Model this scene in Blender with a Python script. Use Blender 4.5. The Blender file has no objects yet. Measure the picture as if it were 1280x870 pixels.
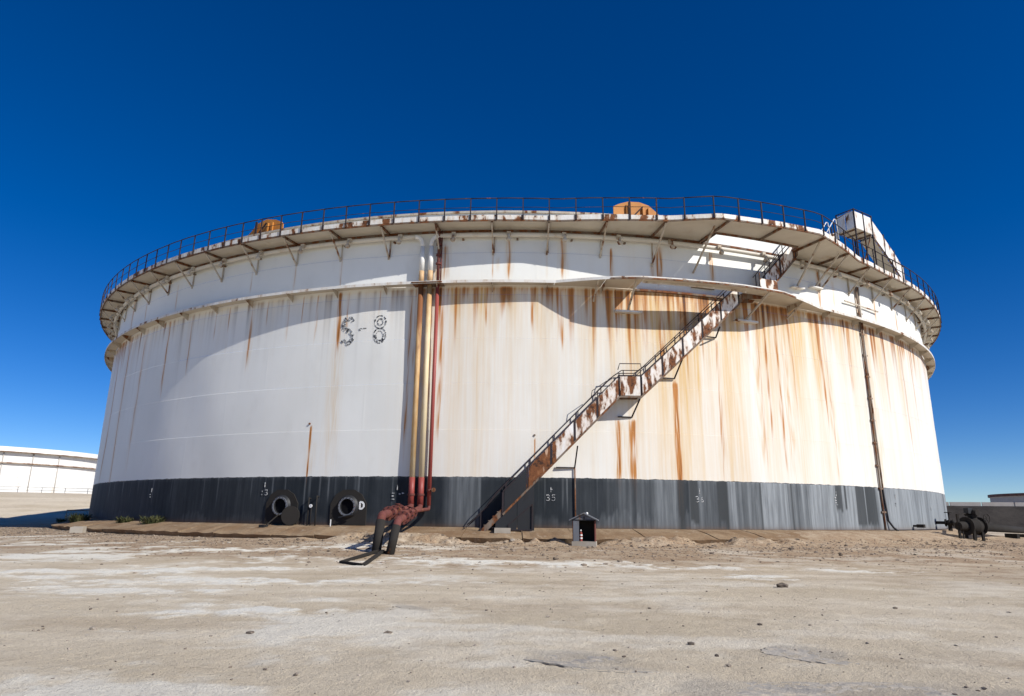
import bpy, math, random
import numpy as np
from mathutils import Vector, Matrix

# ------------------------------------------------------------------ camera, world, sun, exposure
R = 37.926                                   # radius of the big tank, centred on the origin
SUN_AZ, SUN_EL = math.radians(54.0), math.radians(37.0)   # azimuth right of the camera's side
sc = bpy.context.scene
col = sc.collection
cam_d = bpy.data.cameras.new('camera'); cam = bpy.data.objects.new('camera', cam_d); col.objects.link(cam)
yaw, pitch, roll = -0.00908, 0.24353, 0.011815
fw = Vector((math.sin(yaw)*math.cos(pitch), math.cos(yaw)*math.cos(pitch), math.sin(pitch)))
r0 = Vector((math.cos(yaw), -math.sin(yaw), 0)); u0 = r0.cross(fw)
rr = r0*math.cos(roll)+u0*math.sin(roll); uu = -r0*math.sin(roll)+u0*math.cos(roll)
M = Matrix((rr, uu, -fw)).transposed().to_4x4(); M.translation = (0, -71.99, 0.603)
cam.matrix_world = M
cam_d.sensor_width = 36; cam_d.lens = 36*838.7/1280; cam_d.clip_start = .1; cam_d.clip_end = 6000
sc.camera = cam

sunv = Vector((math.sin(SUN_AZ)*math.cos(SUN_EL), -math.cos(SUN_AZ)*math.cos(SUN_EL), math.sin(SUN_EL)))
w = bpy.data.worlds.new('World'); sc.world = w; w.use_nodes = True
wn = w.node_tree; bg = wn.nodes['Background']
sky = wn.nodes.new('ShaderNodeTexSky'); sky.sky_type = 'NISHITA'; sky.sun_disc = False
sky.sun_elevation = SUN_EL; sky.sun_rotation = math.atan2(sunv.x, sunv.y)
sky.altitude = 3000; sky.air_density = 1.0; sky.dust_density = 0.05; sky.ozone_density = 4.6
hs = wn.nodes.new('ShaderNodeHueSaturation'); hs.inputs['Saturation'].default_value = 1.33; hs.inputs['Hue'].default_value = .511      # same everywhere: a deep clear blue
wn.links.new(sky.outputs[0], hs.inputs['Color']); wn.links.new(hs.outputs[0], bg.inputs[0]); bg.inputs[1].default_value = 0.084
sl = bpy.data.lights.new('sun', 'SUN'); sl.energy = 4.2; sl.angle = math.radians(.53); sl.color = (1, .965, .905)
so = bpy.data.objects.new('sun', sl); col.objects.link(so); so.rotation_euler = sunv.to_track_quat('Z', 'Y').to_euler()
so.location = (60, -60, 60)
sc.view_settings.view_transform = 'Standard'; sc.view_settings.look = 'None'
sc.view_settings.exposure = 0.33; sc.view_settings.gamma = 1.0; sc.view_settings.use_curve_mapping = False

rng = np.random.default_rng(7); random.seed(7)

# ------------------------------------------------------------------ helpers
def P(th, dr, z): return Vector(((R+dr)*math.sin(th), -(R+dr)*math.cos(th), z))
def er(th): return Vector((math.sin(th), -math.cos(th), 0))
def et(th): return Vector((math.cos(th), math.sin(th), 0))
EZ = Vector((0, 0, 1))

class MB:
    def __init__(s): s.v = []; s.f = []; s.sm = []
    def quadset(s, vs, fs, smooth=False):
        n = len(s.v); s.v += [tuple(v) for v in vs]
        for f in fs: s.f.append([i+n for i in f]); s.sm.append(smooth)
        return s
    def hexa(s, p):        # p: bottom 4 then top 4
        return s.quadset(p, [(3,2,1,0),(4,5,6,7),(0,1,5,4),(1,2,6,5),(2,3,7,6),(3,0,4,7)])
    def box(s, c, ax, ay, az):
        c, ax, ay, az = map(Vector, (c, ax, ay, az))
        return s.hexa([c-ax-ay-az, c+ax-ay-az, c+ax+ay-az, c-ax+ay-az, c-ax-ay+az, c+ax-ay+az, c+ax+ay+az, c-ax+ay+az])
    def bar(s, p, q, w, h, up=EZ):
        p, q = Vector(p), Vector(q); d = (q-p).normalized()
        x = d.cross(Vector(up))
        if x.length < 1e-4: x = d.cross(Vector((1, 0, 0)))
        x.normalize(); y = x.cross(d)
        return s.box((p+q)/2, (q-p)/2, x*w/2, y*h/2)
    def tube(s, pts, r, n=10, cap=True, radii=None):
        pts = [Vector(p) for p in pts]; vs = []; fs = []; m = len(pts); prev = None
        for i, p in enumerate(pts):
            d = (pts[min(i+1, m-1)]-pts[max(i-1, 0)]).normalized()
            if prev is None:
                a = d.cross(EZ)
                if a.length < 1e-3: a = d.cross(Vector((0, 1, 0)))
            else: a = prev - d*prev.dot(d)
            a.normalize(); prev = a; b = d.cross(a)
            rad = radii[i] if radii else r
            for k in range(n):
                t = 2*math.pi*k/n; vs.append(p+a*(rad*math.cos(t))+b*(rad*math.sin(t)))
        for i in range(m-1):
            for k in range(n):
                k2 = (k+1) % n; fs.append((i*n+k, i*n+k2, (i+1)*n+k2, (i+1)*n+k))
        s.quadset(vs, fs, True)
        if cap:
            nb = len(s.v)-len(vs)
            s.f.append([nb+k for k in range(n)][::-1]); s.sm.append(False)
            s.f.append([nb+(m-1)*n+k for k in range(n)]); s.sm.append(False)
        return s
    def lathe(s, c, axis, prof, n=24, closed=False):  # prof: (dist along axis, radius)
        c = Vector(c); d = Vector(axis).normalized(); a = d.cross(EZ)
        if a.length < 1e-3: a = Vector((1, 0, 0))
        a.normalize(); b = d.cross(a); vs = []; fs = []; m = len(prof)
        for i in range(m-1 if not closed else m):
            for (t, r) in (prof[i], prof[(i+1) % m]):
                for k in range(n):
                    g = 2*math.pi*k/n; vs.append(c+d*t+a*(r*math.cos(g))+b*(r*math.sin(g)))
            for k in range(n):
                k2 = (k+1) % n; q = 2*i*n; fs.append((q+k, q+k2, q+n+k2, q+n+k))
        return s.quadset(vs, fs, True)
    def prism(s, poly, ext):       # extrude polygon (list of points) by vector ext
        n = len(poly); ext = Vector(ext); vs = [Vector(p) for p in poly]+[Vector(p)+ext for p in poly]
        return s.quadset(vs, [tuple(range(n))[::-1], tuple(range(n, 2*n))]+[(i, (i+1) % n, n+(i+1) % n, n+i) for i in range(n)])
    def arc(s, t0, t1, prof, n=None, off=None):
        # prof: closed loop of (dr, z); off(th, dr) may shift dr
        n = n or max(1, int(abs(t1-t0)/.02)); m = len(prof); vs = []; fs = []
        for i in range(n+1):
            t = t0+(t1-t0)*i/n
            for (d, z) in prof: vs.append(P(t, off(t, d) if off else d, z))
        for i in range(n):
            for k in range(m):
                k2 = (k+1) % m; fs.append((i*m+k, (i+1)*m+k, (i+1)*m+k2, i*m+k2))
        fs.append(tuple(range(m))); fs.append(tuple(range(n*m, n*m+m))[::-1])
        return s.quadset(vs, fs)
    def build(s, name, mat, parent=None, label=None):
        me = bpy.data.meshes.new(name); me.from_pydata(s.v, [], s.f)
        me.polygons.foreach_set('use_smooth', s.sm); me.materials.append(mat); me.update()
        o = bpy.data.objects.new(name, me); col.objects.link(o)
        if parent is not None: o.parent = parent
        if label: o['label'] = label
        return o

def thing(name, label, cat, group=None, loc=(0, 0, 0)):
    o = bpy.data.objects.new(name, None); col.objects.link(o); o.location = loc; o.empty_display_size = .3
    o['label'] = label; o['category'] = cat
    if group: o['group'] = group
    return o
def tag(o, label, cat, group=None):
    o['label'] = label; o['category'] = cat
    if group: o['group'] = group
    return o
def np_mesh(name, verts, quads, mat, smooth=True):
    me = bpy.data.meshes.new(name); nv, nf = len(verts), len(quads); k = quads.shape[1]
    me.vertices.add(nv); me.vertices.foreach_set('co', np.ascontiguousarray(verts, dtype=np.float32).ravel())
    me.loops.add(nf*k); me.loops.foreach_set('vertex_index', quads.astype(np.int32).ravel())
    me.polygons.add(nf); me.polygons.foreach_set('loop_start', np.arange(0, nf*k, k, dtype=np.int32))
    me.polygons.foreach_set('loop_total', np.full(nf, k, dtype=np.int32))
    me.polygons.foreach_set('use_smooth', np.full(nf, smooth))
    me.update(calc_edges=True); me.materials.append(mat)
    o = bpy.data.objects.new(name, me); col.objects.link(o); return o
def set_attr(o, name, rgb):
    a = o.data.attributes.new(name, 'FLOAT_COLOR', 'POINT')
    a.data.foreach_set('color', np.concatenate([rgb, np.ones((len(rgb), 1))], 1).astype(np.float32).ravel())

# ------------------------------------------------------------------ node helpers
class N:
    def __init__(s, name):
        s.m = bpy.data.materials.new(name); s.m.use_nodes = True; s.t = s.m.node_tree
        s.b = s.t.nodes['Principled BSDF']
    def n(s, typ, **kw):
        nd = s.t.nodes.new('ShaderNode'+typ)
        for k, v in kw.items():
            if k.startswith('_'): setattr(nd, k[1:], v)
        return nd
    def l(s, a, b): s.t.links.new(a, b)
    def inp(s, sock, v):
        if hasattr(v, 'is_output') or isinstance(v, bpy.types.NodeSocket): s.l(v, sock)
        else:
            if isinstance(v, tuple) and len(v) == 3 and sock.type == 'RGBA': v = (*v, 1)
            sock.default_value = v
    def mix(s, f, a, b, blend='MIX'):
        nd = s.n('Mix'); nd.data_type = 'RGBA'; nd.blend_type = blend
        s.inp(nd.inputs[0], f); s.inp(nd.inputs[6], a); s.inp(nd.inputs[7], b); return nd.outputs[2]
    def math(s, op, a, b=0.0, c=None, clamp=False):
        nd = s.n('Math'); nd.operation = op; nd.use_clamp = clamp
        s.inp(nd.inputs[0], a); s.inp(nd.inputs[1], b)
        if c is not None: s.inp(nd.inputs[2], c)
        return nd.outputs[0]
    def ramp(s, f, lo, hi, a=0.0, b=1.0, smooth=True):
        nd = s.n('MapRange'); nd.interpolation_type = 'SMOOTHSTEP' if smooth else 'LINEAR'
        s.inp(nd.inputs[0], f); nd.inputs[1].default_value = lo; nd.inputs[2].default_value = hi
        nd.inputs[3].default_value = a; nd.inputs[4].default_value = b; return nd.outputs[0]
    def pos(s, scale=(1, 1, 1)):
        g = s.n('NewGeometry'); mp = s.n('Mapping'); s.l(g.outputs['Position'], mp.inputs[0])
        mp.inputs['Scale'].default_value = scale; return mp.outputs[0]
    def uv(s, scale=(1, 1, 1)):
        g = s.n('UVMap'); mp = s.n('Mapping'); s.l(g.outputs[0], mp.inputs[0])
        mp.inputs['Scale'].default_value = scale; return mp.outputs[0]
    def noise(s, vec, scale, detail=4, rough=.55, dist=0.0):
        nd = s.n('TexNoise'); s.l(vec, nd.inputs['Vector']); nd.inputs['Scale'].default_value = scale
        nd.inputs['Detail'].default_value = detail; nd.inputs['Roughness'].default_value = rough
        nd.inputs['Distortion'].default_value = dist; return nd.outputs[0]
    def bump(s, h, strength=.3, dist=.02):
        nd = s.n('Bump'); s.l(h, nd.inputs['Height']); nd.inputs['Strength'].default_value = strength
        nd.inputs['Distance'].default_value = dist; s.l(nd.outputs[0], s.b.inputs['Normal'])
    def out(s, color, rough=.6, metal=0.0, spec=.4):
        s.inp(s.b.inputs['Base Color'], color); s.inp(s.b.inputs['Roughness'], rough)
        s.b.inputs['Metallic'].default_value = metal; s.b.inputs['Specular IOR Level'].default_value = spec
        return s.m

RUST_D, RUST_M, RUST_L = (.045, .020, .012), (.17, .062, .022), (.27, .112, .045)
def rust_color(n, vec, sc_=6):
    a = n.noise(vec, sc_, 5, .65)
    c = n.mix(n.ramp(a, .35, .5), RUST_D, RUST_M)
    return n.mix(n.ramp(a, .52, .72), c, RUST_L)
def painted(name, base, amt, scale=1.6, rough=.55, dirt=.25, spec=.4):
    """paint with rust patches over a share 'amt' of the surface, and grime"""
    n = N(name); v = n.pos(); vz = n.pos((1, 1, .35))
    a = n.noise(vz, scale, 6, .62); hi = .78-.56*amt
    f = n.ramp(a, hi-.03, hi+.05)
    halo = n.ramp(a, hi-.16, hi+.03, 0, .55)
    tint = n.mix(n.ramp(n.noise(v, .9, 4), .3, .75, 0, dirt), base, tuple(x*.55*y for x, y in zip(base, (1, .92, .8))))
    c = n.mix(halo, tint, tuple(min(1, x*.62*y) for x, y in zip(base, (1.1, .82, .55))))
    c = n.mix(f, c, rust_color(n, v, 5))
    n.bump(n.math('SUBTRACT', n.noise(v, 22, 4), n.math('MULTIPLY', f, .6)), .25, .01)
    return n.out(c, n.ramp(f, 0, 1, rough, .9), 0, spec)

MAT = {}
MAT['trim'] = painted('weathered white trim paint', (.74, .72, .67), .30, 1.7)
MAT['toe'] = painted('chipped white toe plate paint', (.80, .78, .73), .42, 2.6)
MAT['deck'] = painted('cream deck plate paint', (.60, .555, .47), .10, .8, .7)
MAT['steel'] = painted('rusted steel section', (.21, .165, .13), .50, 2.6, .85, .4)
MAT['bracket'] = painted('cream rusted bracket paint', (.52, .47, .39), .36, 1.9, .7)
MAT['rail'] = painted('dark rusted handrail', (.040, .032, .036), .26, 3, .8, .25, .2)
MAT['panel'] = painted('white stair panel paint with rust', (.82, .80, .77), .50, 2.3)
MAT['panel_clean'] = painted('white sheet panel paint', (.82, .80, .77), .34, 2.4)
MAT['panel_rusty'] = painted('mostly rusted stair panel', (.60, .42, .30), .66, 2.4)
MAT['black'] = painted('black bitumen paint', (.020, .021, .023), .16, 2.0, .55)
MAT['black_dirty'] = painted('dusty black pipe coating', (.036, .033, .030), .12, 2.0, .9, .25, .08)
MAT['far_grey'] = painted('distant pale grey pipe', (.50, .47, .43), .1, .4, .8)
MAT['foam_pipe'] = painted('off white pipe paint', (.66, .62, .54), .14, 1.2, .55)
MAT['pipe_white'] = painted('bright white pipe paint', (.80, .79, .75), .12, 1.4, .5)
MAT['cream'] = painted('yellowed cream pipe paint', (.72, .59, .35), .27, .9, .55)
MAT['cream_rust'] = painted('rust stained cream pipe', (.60, .40, .22), .50, .8, .6)
MAT['red'] = painted('faded red pipe paint', (.30, .062, .05), .22, 1.8, .5)
MAT['red_dull'] = painted('dull weathered red paint', (.155, .046, .038), .34, 6.0, .8, .6)
MAT['orange'] = painted('orange shield paint', (.58, .235, .045), .18, 1.2, .6, .5)
MAT['grey'] = painted('grey sheet metal', (.16, .17, .19), .18, 2, .6)
MAT['white'] = painted('plain white paint', (.80, .80, .78), .0, 1, .5, .1)
MAT['far_white'] = painted('distant tank white paint', (.80, .79, .75), .07, .25, .6)
MAT['far_trim'] = painted('distant tank trim', (.42, .35, .29), .5, .4, .8)
MAT['far_beige'] = painted('distant beige wall paint', (.50, .45, .40), .1, .2, .8)
MAT['far_red'] = painted('distant red brown roof edge', (.16, .08, .065), .3, .3, .8)
MAT['concrete'] = painted('bare weathered concrete', (.40, .36, .30), .0, 1, .9, .6)

def cream_pipe(name, z0, z1):
    n = N(name); v = n.pos(); vz = n.pos((1, 1, .25)); sx = n.n('SeparateXYZ'); n.l(v, sx.inputs[0])
    g = n.ramp(sx.outputs[2], z0, z1, 0, .5, False); a = n.math('ADD', n.noise(vz, 1.5, 6, .65), g)
    c = n.mix(n.ramp(n.noise(v, 1, 4), .3, .7), (.74, .62, .38), (.66, .56, .38)); c = n.mix(n.ramp(a, .55, .85, 0, .8), c, (.52, .29, .10))
    c = n.mix(n.ramp(a, .80, 1.05), c, (.22, .085, .03)); n.bump(n.noise(v, 20, 4), .2, .01); return n.out(c, .6)
MAT['riser_left'] = cream_pipe('cream riser paint rusted towards the top', -3, 11)
MAT['riser_right'] = cream_pipe('cream riser paint', 5, 17)
def painted_hole():
    n = N('painted interior darkness'); return n.out((.006, .006, .007), .9, 0, .1)  # near-black colour stands in for the shade inside the tank
MAT['hole'] = painted_hole()

def lettering(name, base, keep):
    n = N(name); v = n.pos(); a = n.noise(v, 9, 5, .7)
    c = n.mix(n.ramp(a, keep-.06, keep+.1), base, (.66, .66, .64) if base[0] < .3 else (.10, .11, .12))
    return n.out(c, .7)
MAT['ink'] = lettering('flaking black stencil paint', (.035, .038, .046), .52)
MAT['chalk'] = lettering('white hand painted marks', (.52, .52, .51), .52)

# shell paint: the 'stain' attribute holds tan wash (R), rust (G), grime (B)
def shell_white():
    n = N('aged white tank paint'); at = n.n('Attribute'); at.attribute_name = 'stain'
    sp = n.n('SeparateColor'); n.l(at.outputs['Color'], sp.inputs[0])
    fine = n.noise(n.uv((7, .22, 1)), 1.0, 5, .6); big = n.noise(n.uv((.14, .1, 1)), 1.0, 4, .55)
    mid = n.noise(n.uv((1.1, .5, 1)), 1.0, 5, .6)
    base = n.mix(n.ramp(big, .3, .7), (.82, .822, .785), (.74, .742, .70))
    base = n.mix(n.ramp(mid, .5, .8, 0, .25), base, (.60, .585, .54))
    k = n.ramp(fine, .25, .75, .55, 1.25)
    tan = n.math('MULTIPLY', sp.outputs[0], k, clamp=True)
    c = n.mix(tan, base, (.64, .42, .165))
    rs = n.math('MULTIPLY', sp.outputs[1], k, clamp=True)
    c = n.mix(n.ramp(rs, 0, .5), c, (.46, .185, .040)); c = n.mix(n.ramp(rs, .48, 1.0), c, (.15, .052, .018))
    gr = n.math('MULTIPLY', sp.outputs[2], n.ramp(fine, .3, .7, .6, 1.2), clamp=True)
    c = n.mix(gr, c, (.10, .085, .075))
    uvn = n.n('UVMap'); sx = n.n('SeparateXYZ'); n.l(uvn.outputs[0], sx.inputs[0])       # brushed edge of the black paint
    edge = n.math('MULTIPLY_ADD', n.noise(n.uv((1.6, 0, 1)), 1.0, 6, .7), .16, 2.345)
    c = n.mix(n.ramp(n.math('SUBTRACT', edge, sx.outputs[1]), -.004, .012), c, (.016, .020, .025))
    n.bump(n.noise(n.uv((1, 1, 1)), 3, 5), .12, .01)
    return n.out(c, n.ramp(rs, 0, 1, .5, .85), 0, .35)
MAT['shell'] = shell_white()
def shell_black():
    n = N('faded black bitumen band'); at = n.n('Attribute'); at.attribute_name = 'stain'
    sp = n.n('SeparateColor'); n.l(at.outputs['Color'], sp.inputs[0])
    fine = n.noise(n.uv((5, .3, 1)), 1.0, 5, .65); mid = n.noise(n.uv((1.3, .5, 1)), 1, 5, .6)
    base = n.mix(n.ramp(mid, .35, .7), (.0085, .0125, .017), (.017, .022, .028))
    fd = n.math('MULTIPLY', sp.outputs[0], n.ramp(fine, .2, .75, .45, 1.2), clamp=True)
    c = n.mix(fd, base, (.27, .292, .305))
    c = n.mix(n.math('MULTIPLY', sp.outputs[1], n.ramp(fine, .3, .7, .6, 1.2), clamp=True), c, (.12, .062, .03))
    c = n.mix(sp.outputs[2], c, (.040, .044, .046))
    n.bump(n.noise(n.uv((1, 1, 1)), 4, 5), .2, .01)
    return n.out(c, .7, 0, .2)
MAT['band'] = shell_black()

# ------------------------------------------------------------------ ground
TAB = {}
def vnoise2(x, y, freq, seed, octv=4, gain=.5):
    out = np.zeros_like(x); amp = 1; tot = 0
    if (seed, octv) not in TAB: g = np.random.default_rng(seed); TAB[seed, octv] = [g.random((256, 256)) for _ in range(octv)]
    for o in range(octv):
        T = TAB[seed, octv][o]; fx, fy = x*freq, y*freq
        ix, iy = np.floor(fx).astype(int), np.floor(fy).astype(int); ax, ay = fx-ix, fy-iy
        ax, ay = ax*ax*(3-2*ax), ay*ay*(3-2*ay)
        a = T[ix % 256, iy % 256]; b = T[(ix+1) % 256, iy % 256]; c = T[ix % 256, (iy+1) % 256]; d = T[(ix+1) % 256, (iy+1) % 256]
        out += amp*((a*(1-ax)+b*ax)*(1-ay)+(c*(1-ax)+d*ax)*ay); tot += amp; amp *= gain; freq *= 2.03
    return out/tot
def sstep(x, a, b):
    t = np.clip((x-a)/(b-a), 0, 1); return t*t*(3-2*t)
def blob(x, y, cx, cy, rx, ry, ang=0.0, seed=1, rag=.5, hard=.2):
    c, s = math.cos(ang), math.sin(ang); u = ((x-cx)*c+(y-cy)*s)/rx; v = (-(x-cx)*s+(y-cy)*c)/ry
    d = np.sqrt(u*u+v*v)+rag*(vnoise2(x, y, 1.6, seed, 5)-.5)*2
    return sstep(-d, -1.06, -1.06+hard)
# broken grey slabs in the foreground: centre, half sizes, turn
GREY = [(0.62, -63.55, .80, .42, -.62, 11), (1.05, -64.2, .50, .12, -.10, 12), (3.55, -63.0, .62, .42, -.45, 13), (3.0, -65.0, 1.55, .42, .05, 14), (-1.75, -59.6, .5, .16, -.8, 15), (4.6, -65.3, 1.4, .5, .1, 16)]
SALT = [(-10.2, -52.6, 4.4, 1.1, .22, 21), (-12.5, -45.5, 5, .8, .2, 22), (6.6, -52.2, .95, .7, .0, 23), (10.9, -49.9, 2.3, .9, .25, 24), (-2.0, -48.8, 4.2, 1.2, .1, 25),
        (2.5, -49.2, 5, 1.0, -.05, 26), (-7.5, -57.5, 2.4, .5, .15, 27), (-18, -42, 4.5, .7, .3, 28), (-24, -36.5, 4, .6, .3, 29), (-4.2, -60.2, 2.5, .6, .2, 30), (-6, -55.3, 5, .8, .1, 31)]
def ground_z(x, y, fine=True):
    r = np.hypot(x, y); dr = r-R; th = np.arctan2(x, -y)
    z = -.66-.36*sstep(dr, 2.0, 15)
    right = sstep(th, .20, .42)                    # dirt banked against the foot of the shell on the right
    bank = -.06-.66*sstep(dr, .2, 4.6)
    z = z*(1-right)+np.minimum(bank, z+.62*(1-sstep(dr, .2, 4.6)))*right
    z = np.where((dr < 2.25) & (right < .02), -.75, z)
    z = z+(1-right)*sstep(th, -.34, -.16)*sstep(dr, 1.9, 2.3)*(1-sstep(dr, 2.4, 4.2))*(.42*sstep(vnoise2(x, y, .55, 43, 4, .6), .36, .66)-.02)
    z = z+.02*right*vnoise2(x, y, .9, 41, 4)
    # sandy rise on the far left, level ground on the far right
    d = np.hypot(x, y+72); az = np.arctan2(x, y+72)
    z = z+4.2*sstep(-az, .42, .56)*sstep(d, 78, 135)
    z = z+.10*(vnoise2(x, y, .11, 5, 3)-.5)*sstep(dr, 2, 6)
    if fine:
        e = sstep(dr, 2.2, 3.2)
        z = z+e*(.050*(vnoise2(x, y, .8, 6, 4)-.5)+.022*(vnoise2(x, y, 4.5, 8, 4, .6)-.5))
    return z
def build_ground():
    def lines(lo, hi, step, far_lo, far_hi, g=1.05):
        a = list(np.arange(lo, hi, step)); s = step; p = a[-1]; up = []
        while p < far_hi: s = min(s*g, 60); p += s; up.append(p)
        s = step; p = a[0]; dn = []
        while p > far_lo: s = min(s*g, 60); p -= s; dn.append(p)
        return np.array(dn[::-1]+a+up)
    xs = lines(-13, 14, .055, -1800, 1800); ys = lines(-67, -39, .055, -160, 2200)
    X, Y = np.meshgrid(xs, ys); x, y = X.ravel(), Y.ravel(); z = ground_z(x, y)
    dr = np.hypot(x, y)-R; th = np.arctan2(x, -y)
    n1, n2, n3 = vnoise2(x, y, .35, 51, 5), vnoise2(x, y, 1.1, 52, 5), vnoise2(x, y, .12, 53, 4)
    n4 = vnoise2(x, y, 3.2, 54, 5, .62); n5 = vnoise2(x*.6, y*1.3, 1.0, 55, 6, .62); n6 = vnoise2(x*.12, y*.9, 1.0, 56, 4, .6)
    salt = sstep(n1*.42+n5*.33+n4*.25, .49, .63)*(.30+.70*sstep(-x, -3, 8))*.85*sstep(-y, 36, 42)
    for (cx, cy, a, b, t, sd) in SALT: salt = np.maximum(salt, 1.0*blob(x, y, cx, cy, a, b, t, sd, 1.3, .7)*sstep(n5*.45+n4*.55, .38, .55)*(1.0 if cx < 3 else 1.1))
    salt = salt*(.15+.85*sstep(dr+3*n2, 4.5, 7.5))
    grey = np.zeros_like(x)
    for (cx, cy, a, b, t, sd) in GREY: grey = np.maximum(grey, .45*blob(x, y, cx, cy+.05, a*1.05, b*1.15, t, sd, .8, .6))
    brown = (1-sstep(dr, 4.0, 13+9*n3))*1.3+sstep(x, 3, 22)*.55*sstep(n6, .3, .6)+.25*sstep(n6, .5, .75)
    brown = np.clip(brown*(.45+1.1*n2), 0, 1)*(1-.8*salt)
    # broken slabs and salt crust stand a little proud with hard edges
    e = (dr > 2.4)
    z = z+e*(.018*sstep(salt, .35, .8)*(.2+1.2*n4)+.03*(n5-.5)*(1-grey))
    z = z+e*.010*(rng.random(len(x))-.5)*sstep(-np.hypot(x, y+72), -40, -6)
    nx, ny = len(xs), len(ys); i = np.arange((ny-1)*(nx-1)); r_, c_ = i//(nx-1), i % (nx-1); a = r_*nx+c_
    q = np.stack([a, a+1, a+nx+1, a+nx], 1)
    n = N('dry sandy ground'); at = n.n('Attribute'); at.attribute_name = 'soil'; sp = n.n('SeparateColor'); n.l(at.outputs['Color'], sp.inputs[0])
    v = n.pos(); big = n.noise(v, .22, 5, .6); mid = n.noise(v, 1.7, 6, .65); grit = n.noise(v, 26, 5, .75); spk = n.noise(v, 60, 3, .7)
    t2 = n.n('Attribute'); t2.attribute_name = 'tone'; tp = n.n('SeparateColor'); n.l(t2.outputs['Color'], tp.inputs[0])
    peb = n.noise(v, 11, 4, .7); fine = n.noise(v, 95, 2, .6)
    c = n.mix(n.ramp(big, .3, .7), (.66, .565, .42), (.58, .485, .345))
    c = n.mix(n.ramp(tp.outputs[1], .38, .68, 0, .7), c, (.76, .67, .52))
    c = n.mix(n.ramp(mid, .48, .75, 0, .5), c, (.45, .37, .265))
    c = n.mix(n.math('MULTIPLY', sp.outputs[2], n.ramp(mid, .2, .7, .5, 1.0), clamp=True), c, n.mix(n.ramp(peb, .35, .6), (.19, .115, .062), (.38, .265, .165)))
    c = n.mix(n.math('MULTIPLY', sp.outputs[0], n.ramp(grit, .25, .6, .5, 1.05), clamp=True), c, (.83, .80, .70))
    c = n.mix(sp.outputs[1], c, n.mix(n.ramp(mid, .3, .7), (.27, .25, .225), (.38, .345, .295)))
    c = n.mix(n.ramp(peb, .60, .70, 0, .38), c, (.27, .205, .14))
    c = n.mix(n.ramp(grit, .55, .66, 0, .5), c, (.25, .195, .135))
    c = n.mix(n.ramp(spk, .58, .68, 0, .5), c, (.66, .60, .50))
    c = n.mix(n.ramp(fine, .58, .68, 0, .4), c, (.26, .21, .155))
    h = n.math('ADD', n.math('MULTIPLY', grit, .8), n.math('MULTIPLY', mid, .7)); h = n.math('ADD', h, n.math('MULTIPLY', peb, .7))
    h = n.math('ADD', h, n.math('MULTIPLY', spk, .4)); n.bump(h, 1.0, .035)
    m = n.out(c, .95, 0, .15)
    o = np_mesh('ground', np.stack([x, y, z], 1), q, m); set_attr(o, 'soil', np.stack([salt, grey, brown], 1)); set_attr(o, 'tone', np.stack([n6, n5, n4], 1)); o['kind'] = 'structure'
build_ground()
def gz(x, y): return float(ground_z(np.array([x]), np.array([y]))[0])

def patches():
    n = N('old grey asphalt skin'); v = n.pos(); a = n.noise(v, 2.2, 6, .65); b = n.noise(v, 30, 4, .7); d = n.noise(v, 7, 5, .7)
    c = n.mix(n.ramp(a, .3, .7), (.30, .28, .25), (.45, .405, .34)); c = n.mix(n.ramp(d, .46, .66, 0, .85), c, (.60, .51, .385)); c = n.mix(n.ramp(b, .55, .7, 0, .6), c, (.15, .135, .12))
    n.bump(n.math('ADD', b, d), .8, .02); m = n.out(c, .95, 0, .15)
    for (cx, cy, a_, b_, t, sd) in GREY:
        g = random.Random(sd); K, Q = 72, 7; vs = []; ph = [g.uniform(0, 6.28) for _ in range(9)]
        for j in range(1, Q+1):
            for k in range(K):
                q = 2*math.pi*k/K; w_ = 1+sum(.20/(i+1)*math.sin((i+1)*q+ph[i])+.02*math.sin((i*5+11)*q+ph[-i]) for i in range(5))
                u, w2 = a_*w_*math.cos(q)*j/Q, b_*w_*math.sin(q)*j/Q
                x = cx+u*math.cos(t)-w2*math.sin(t); y = cy+u*math.sin(t)+w2*math.cos(t)
                vs.append((x, y, -w2/b_*j/Q))
        X = np.array(vs); X = np.vstack([[cx, cy, 0], X]); z = ground_z(X[:, 0], X[:, 1]); lift = .000+.010*X[:, 2]+.05*(vnoise2(X[:, 0], X[:, 1], 2.2, 77, 5)-.56)
        top = np.stack([X[:, 0], X[:, 1], z+lift], 1); mb = MB(); nv = len(top); low = top[-K:]-np.array([0, 0, .015])
        fs = [(0, 1+k, 1+(k+1) % K) for k in range(K)]
        for j in range(Q-1):
            for k in range(K): fs.append((1+j*K+k, 1+(j+1)*K+k, 1+(j+1)*K+(k+1) % K, 1+j*K+(k+1) % K))
        for k in range(K): fs.append((nv-K+k, nv+k, nv+(k+1) % K, nv-K+(k+1) % K))
        o = mb.quadset([tuple(p) for p in np.vstack([top, low])], fs, False).build('pavement_patch', m); o['kind'] = 'structure'; o['label'] = 'thin broken skin of old grey paving in the sand'
patches()

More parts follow.
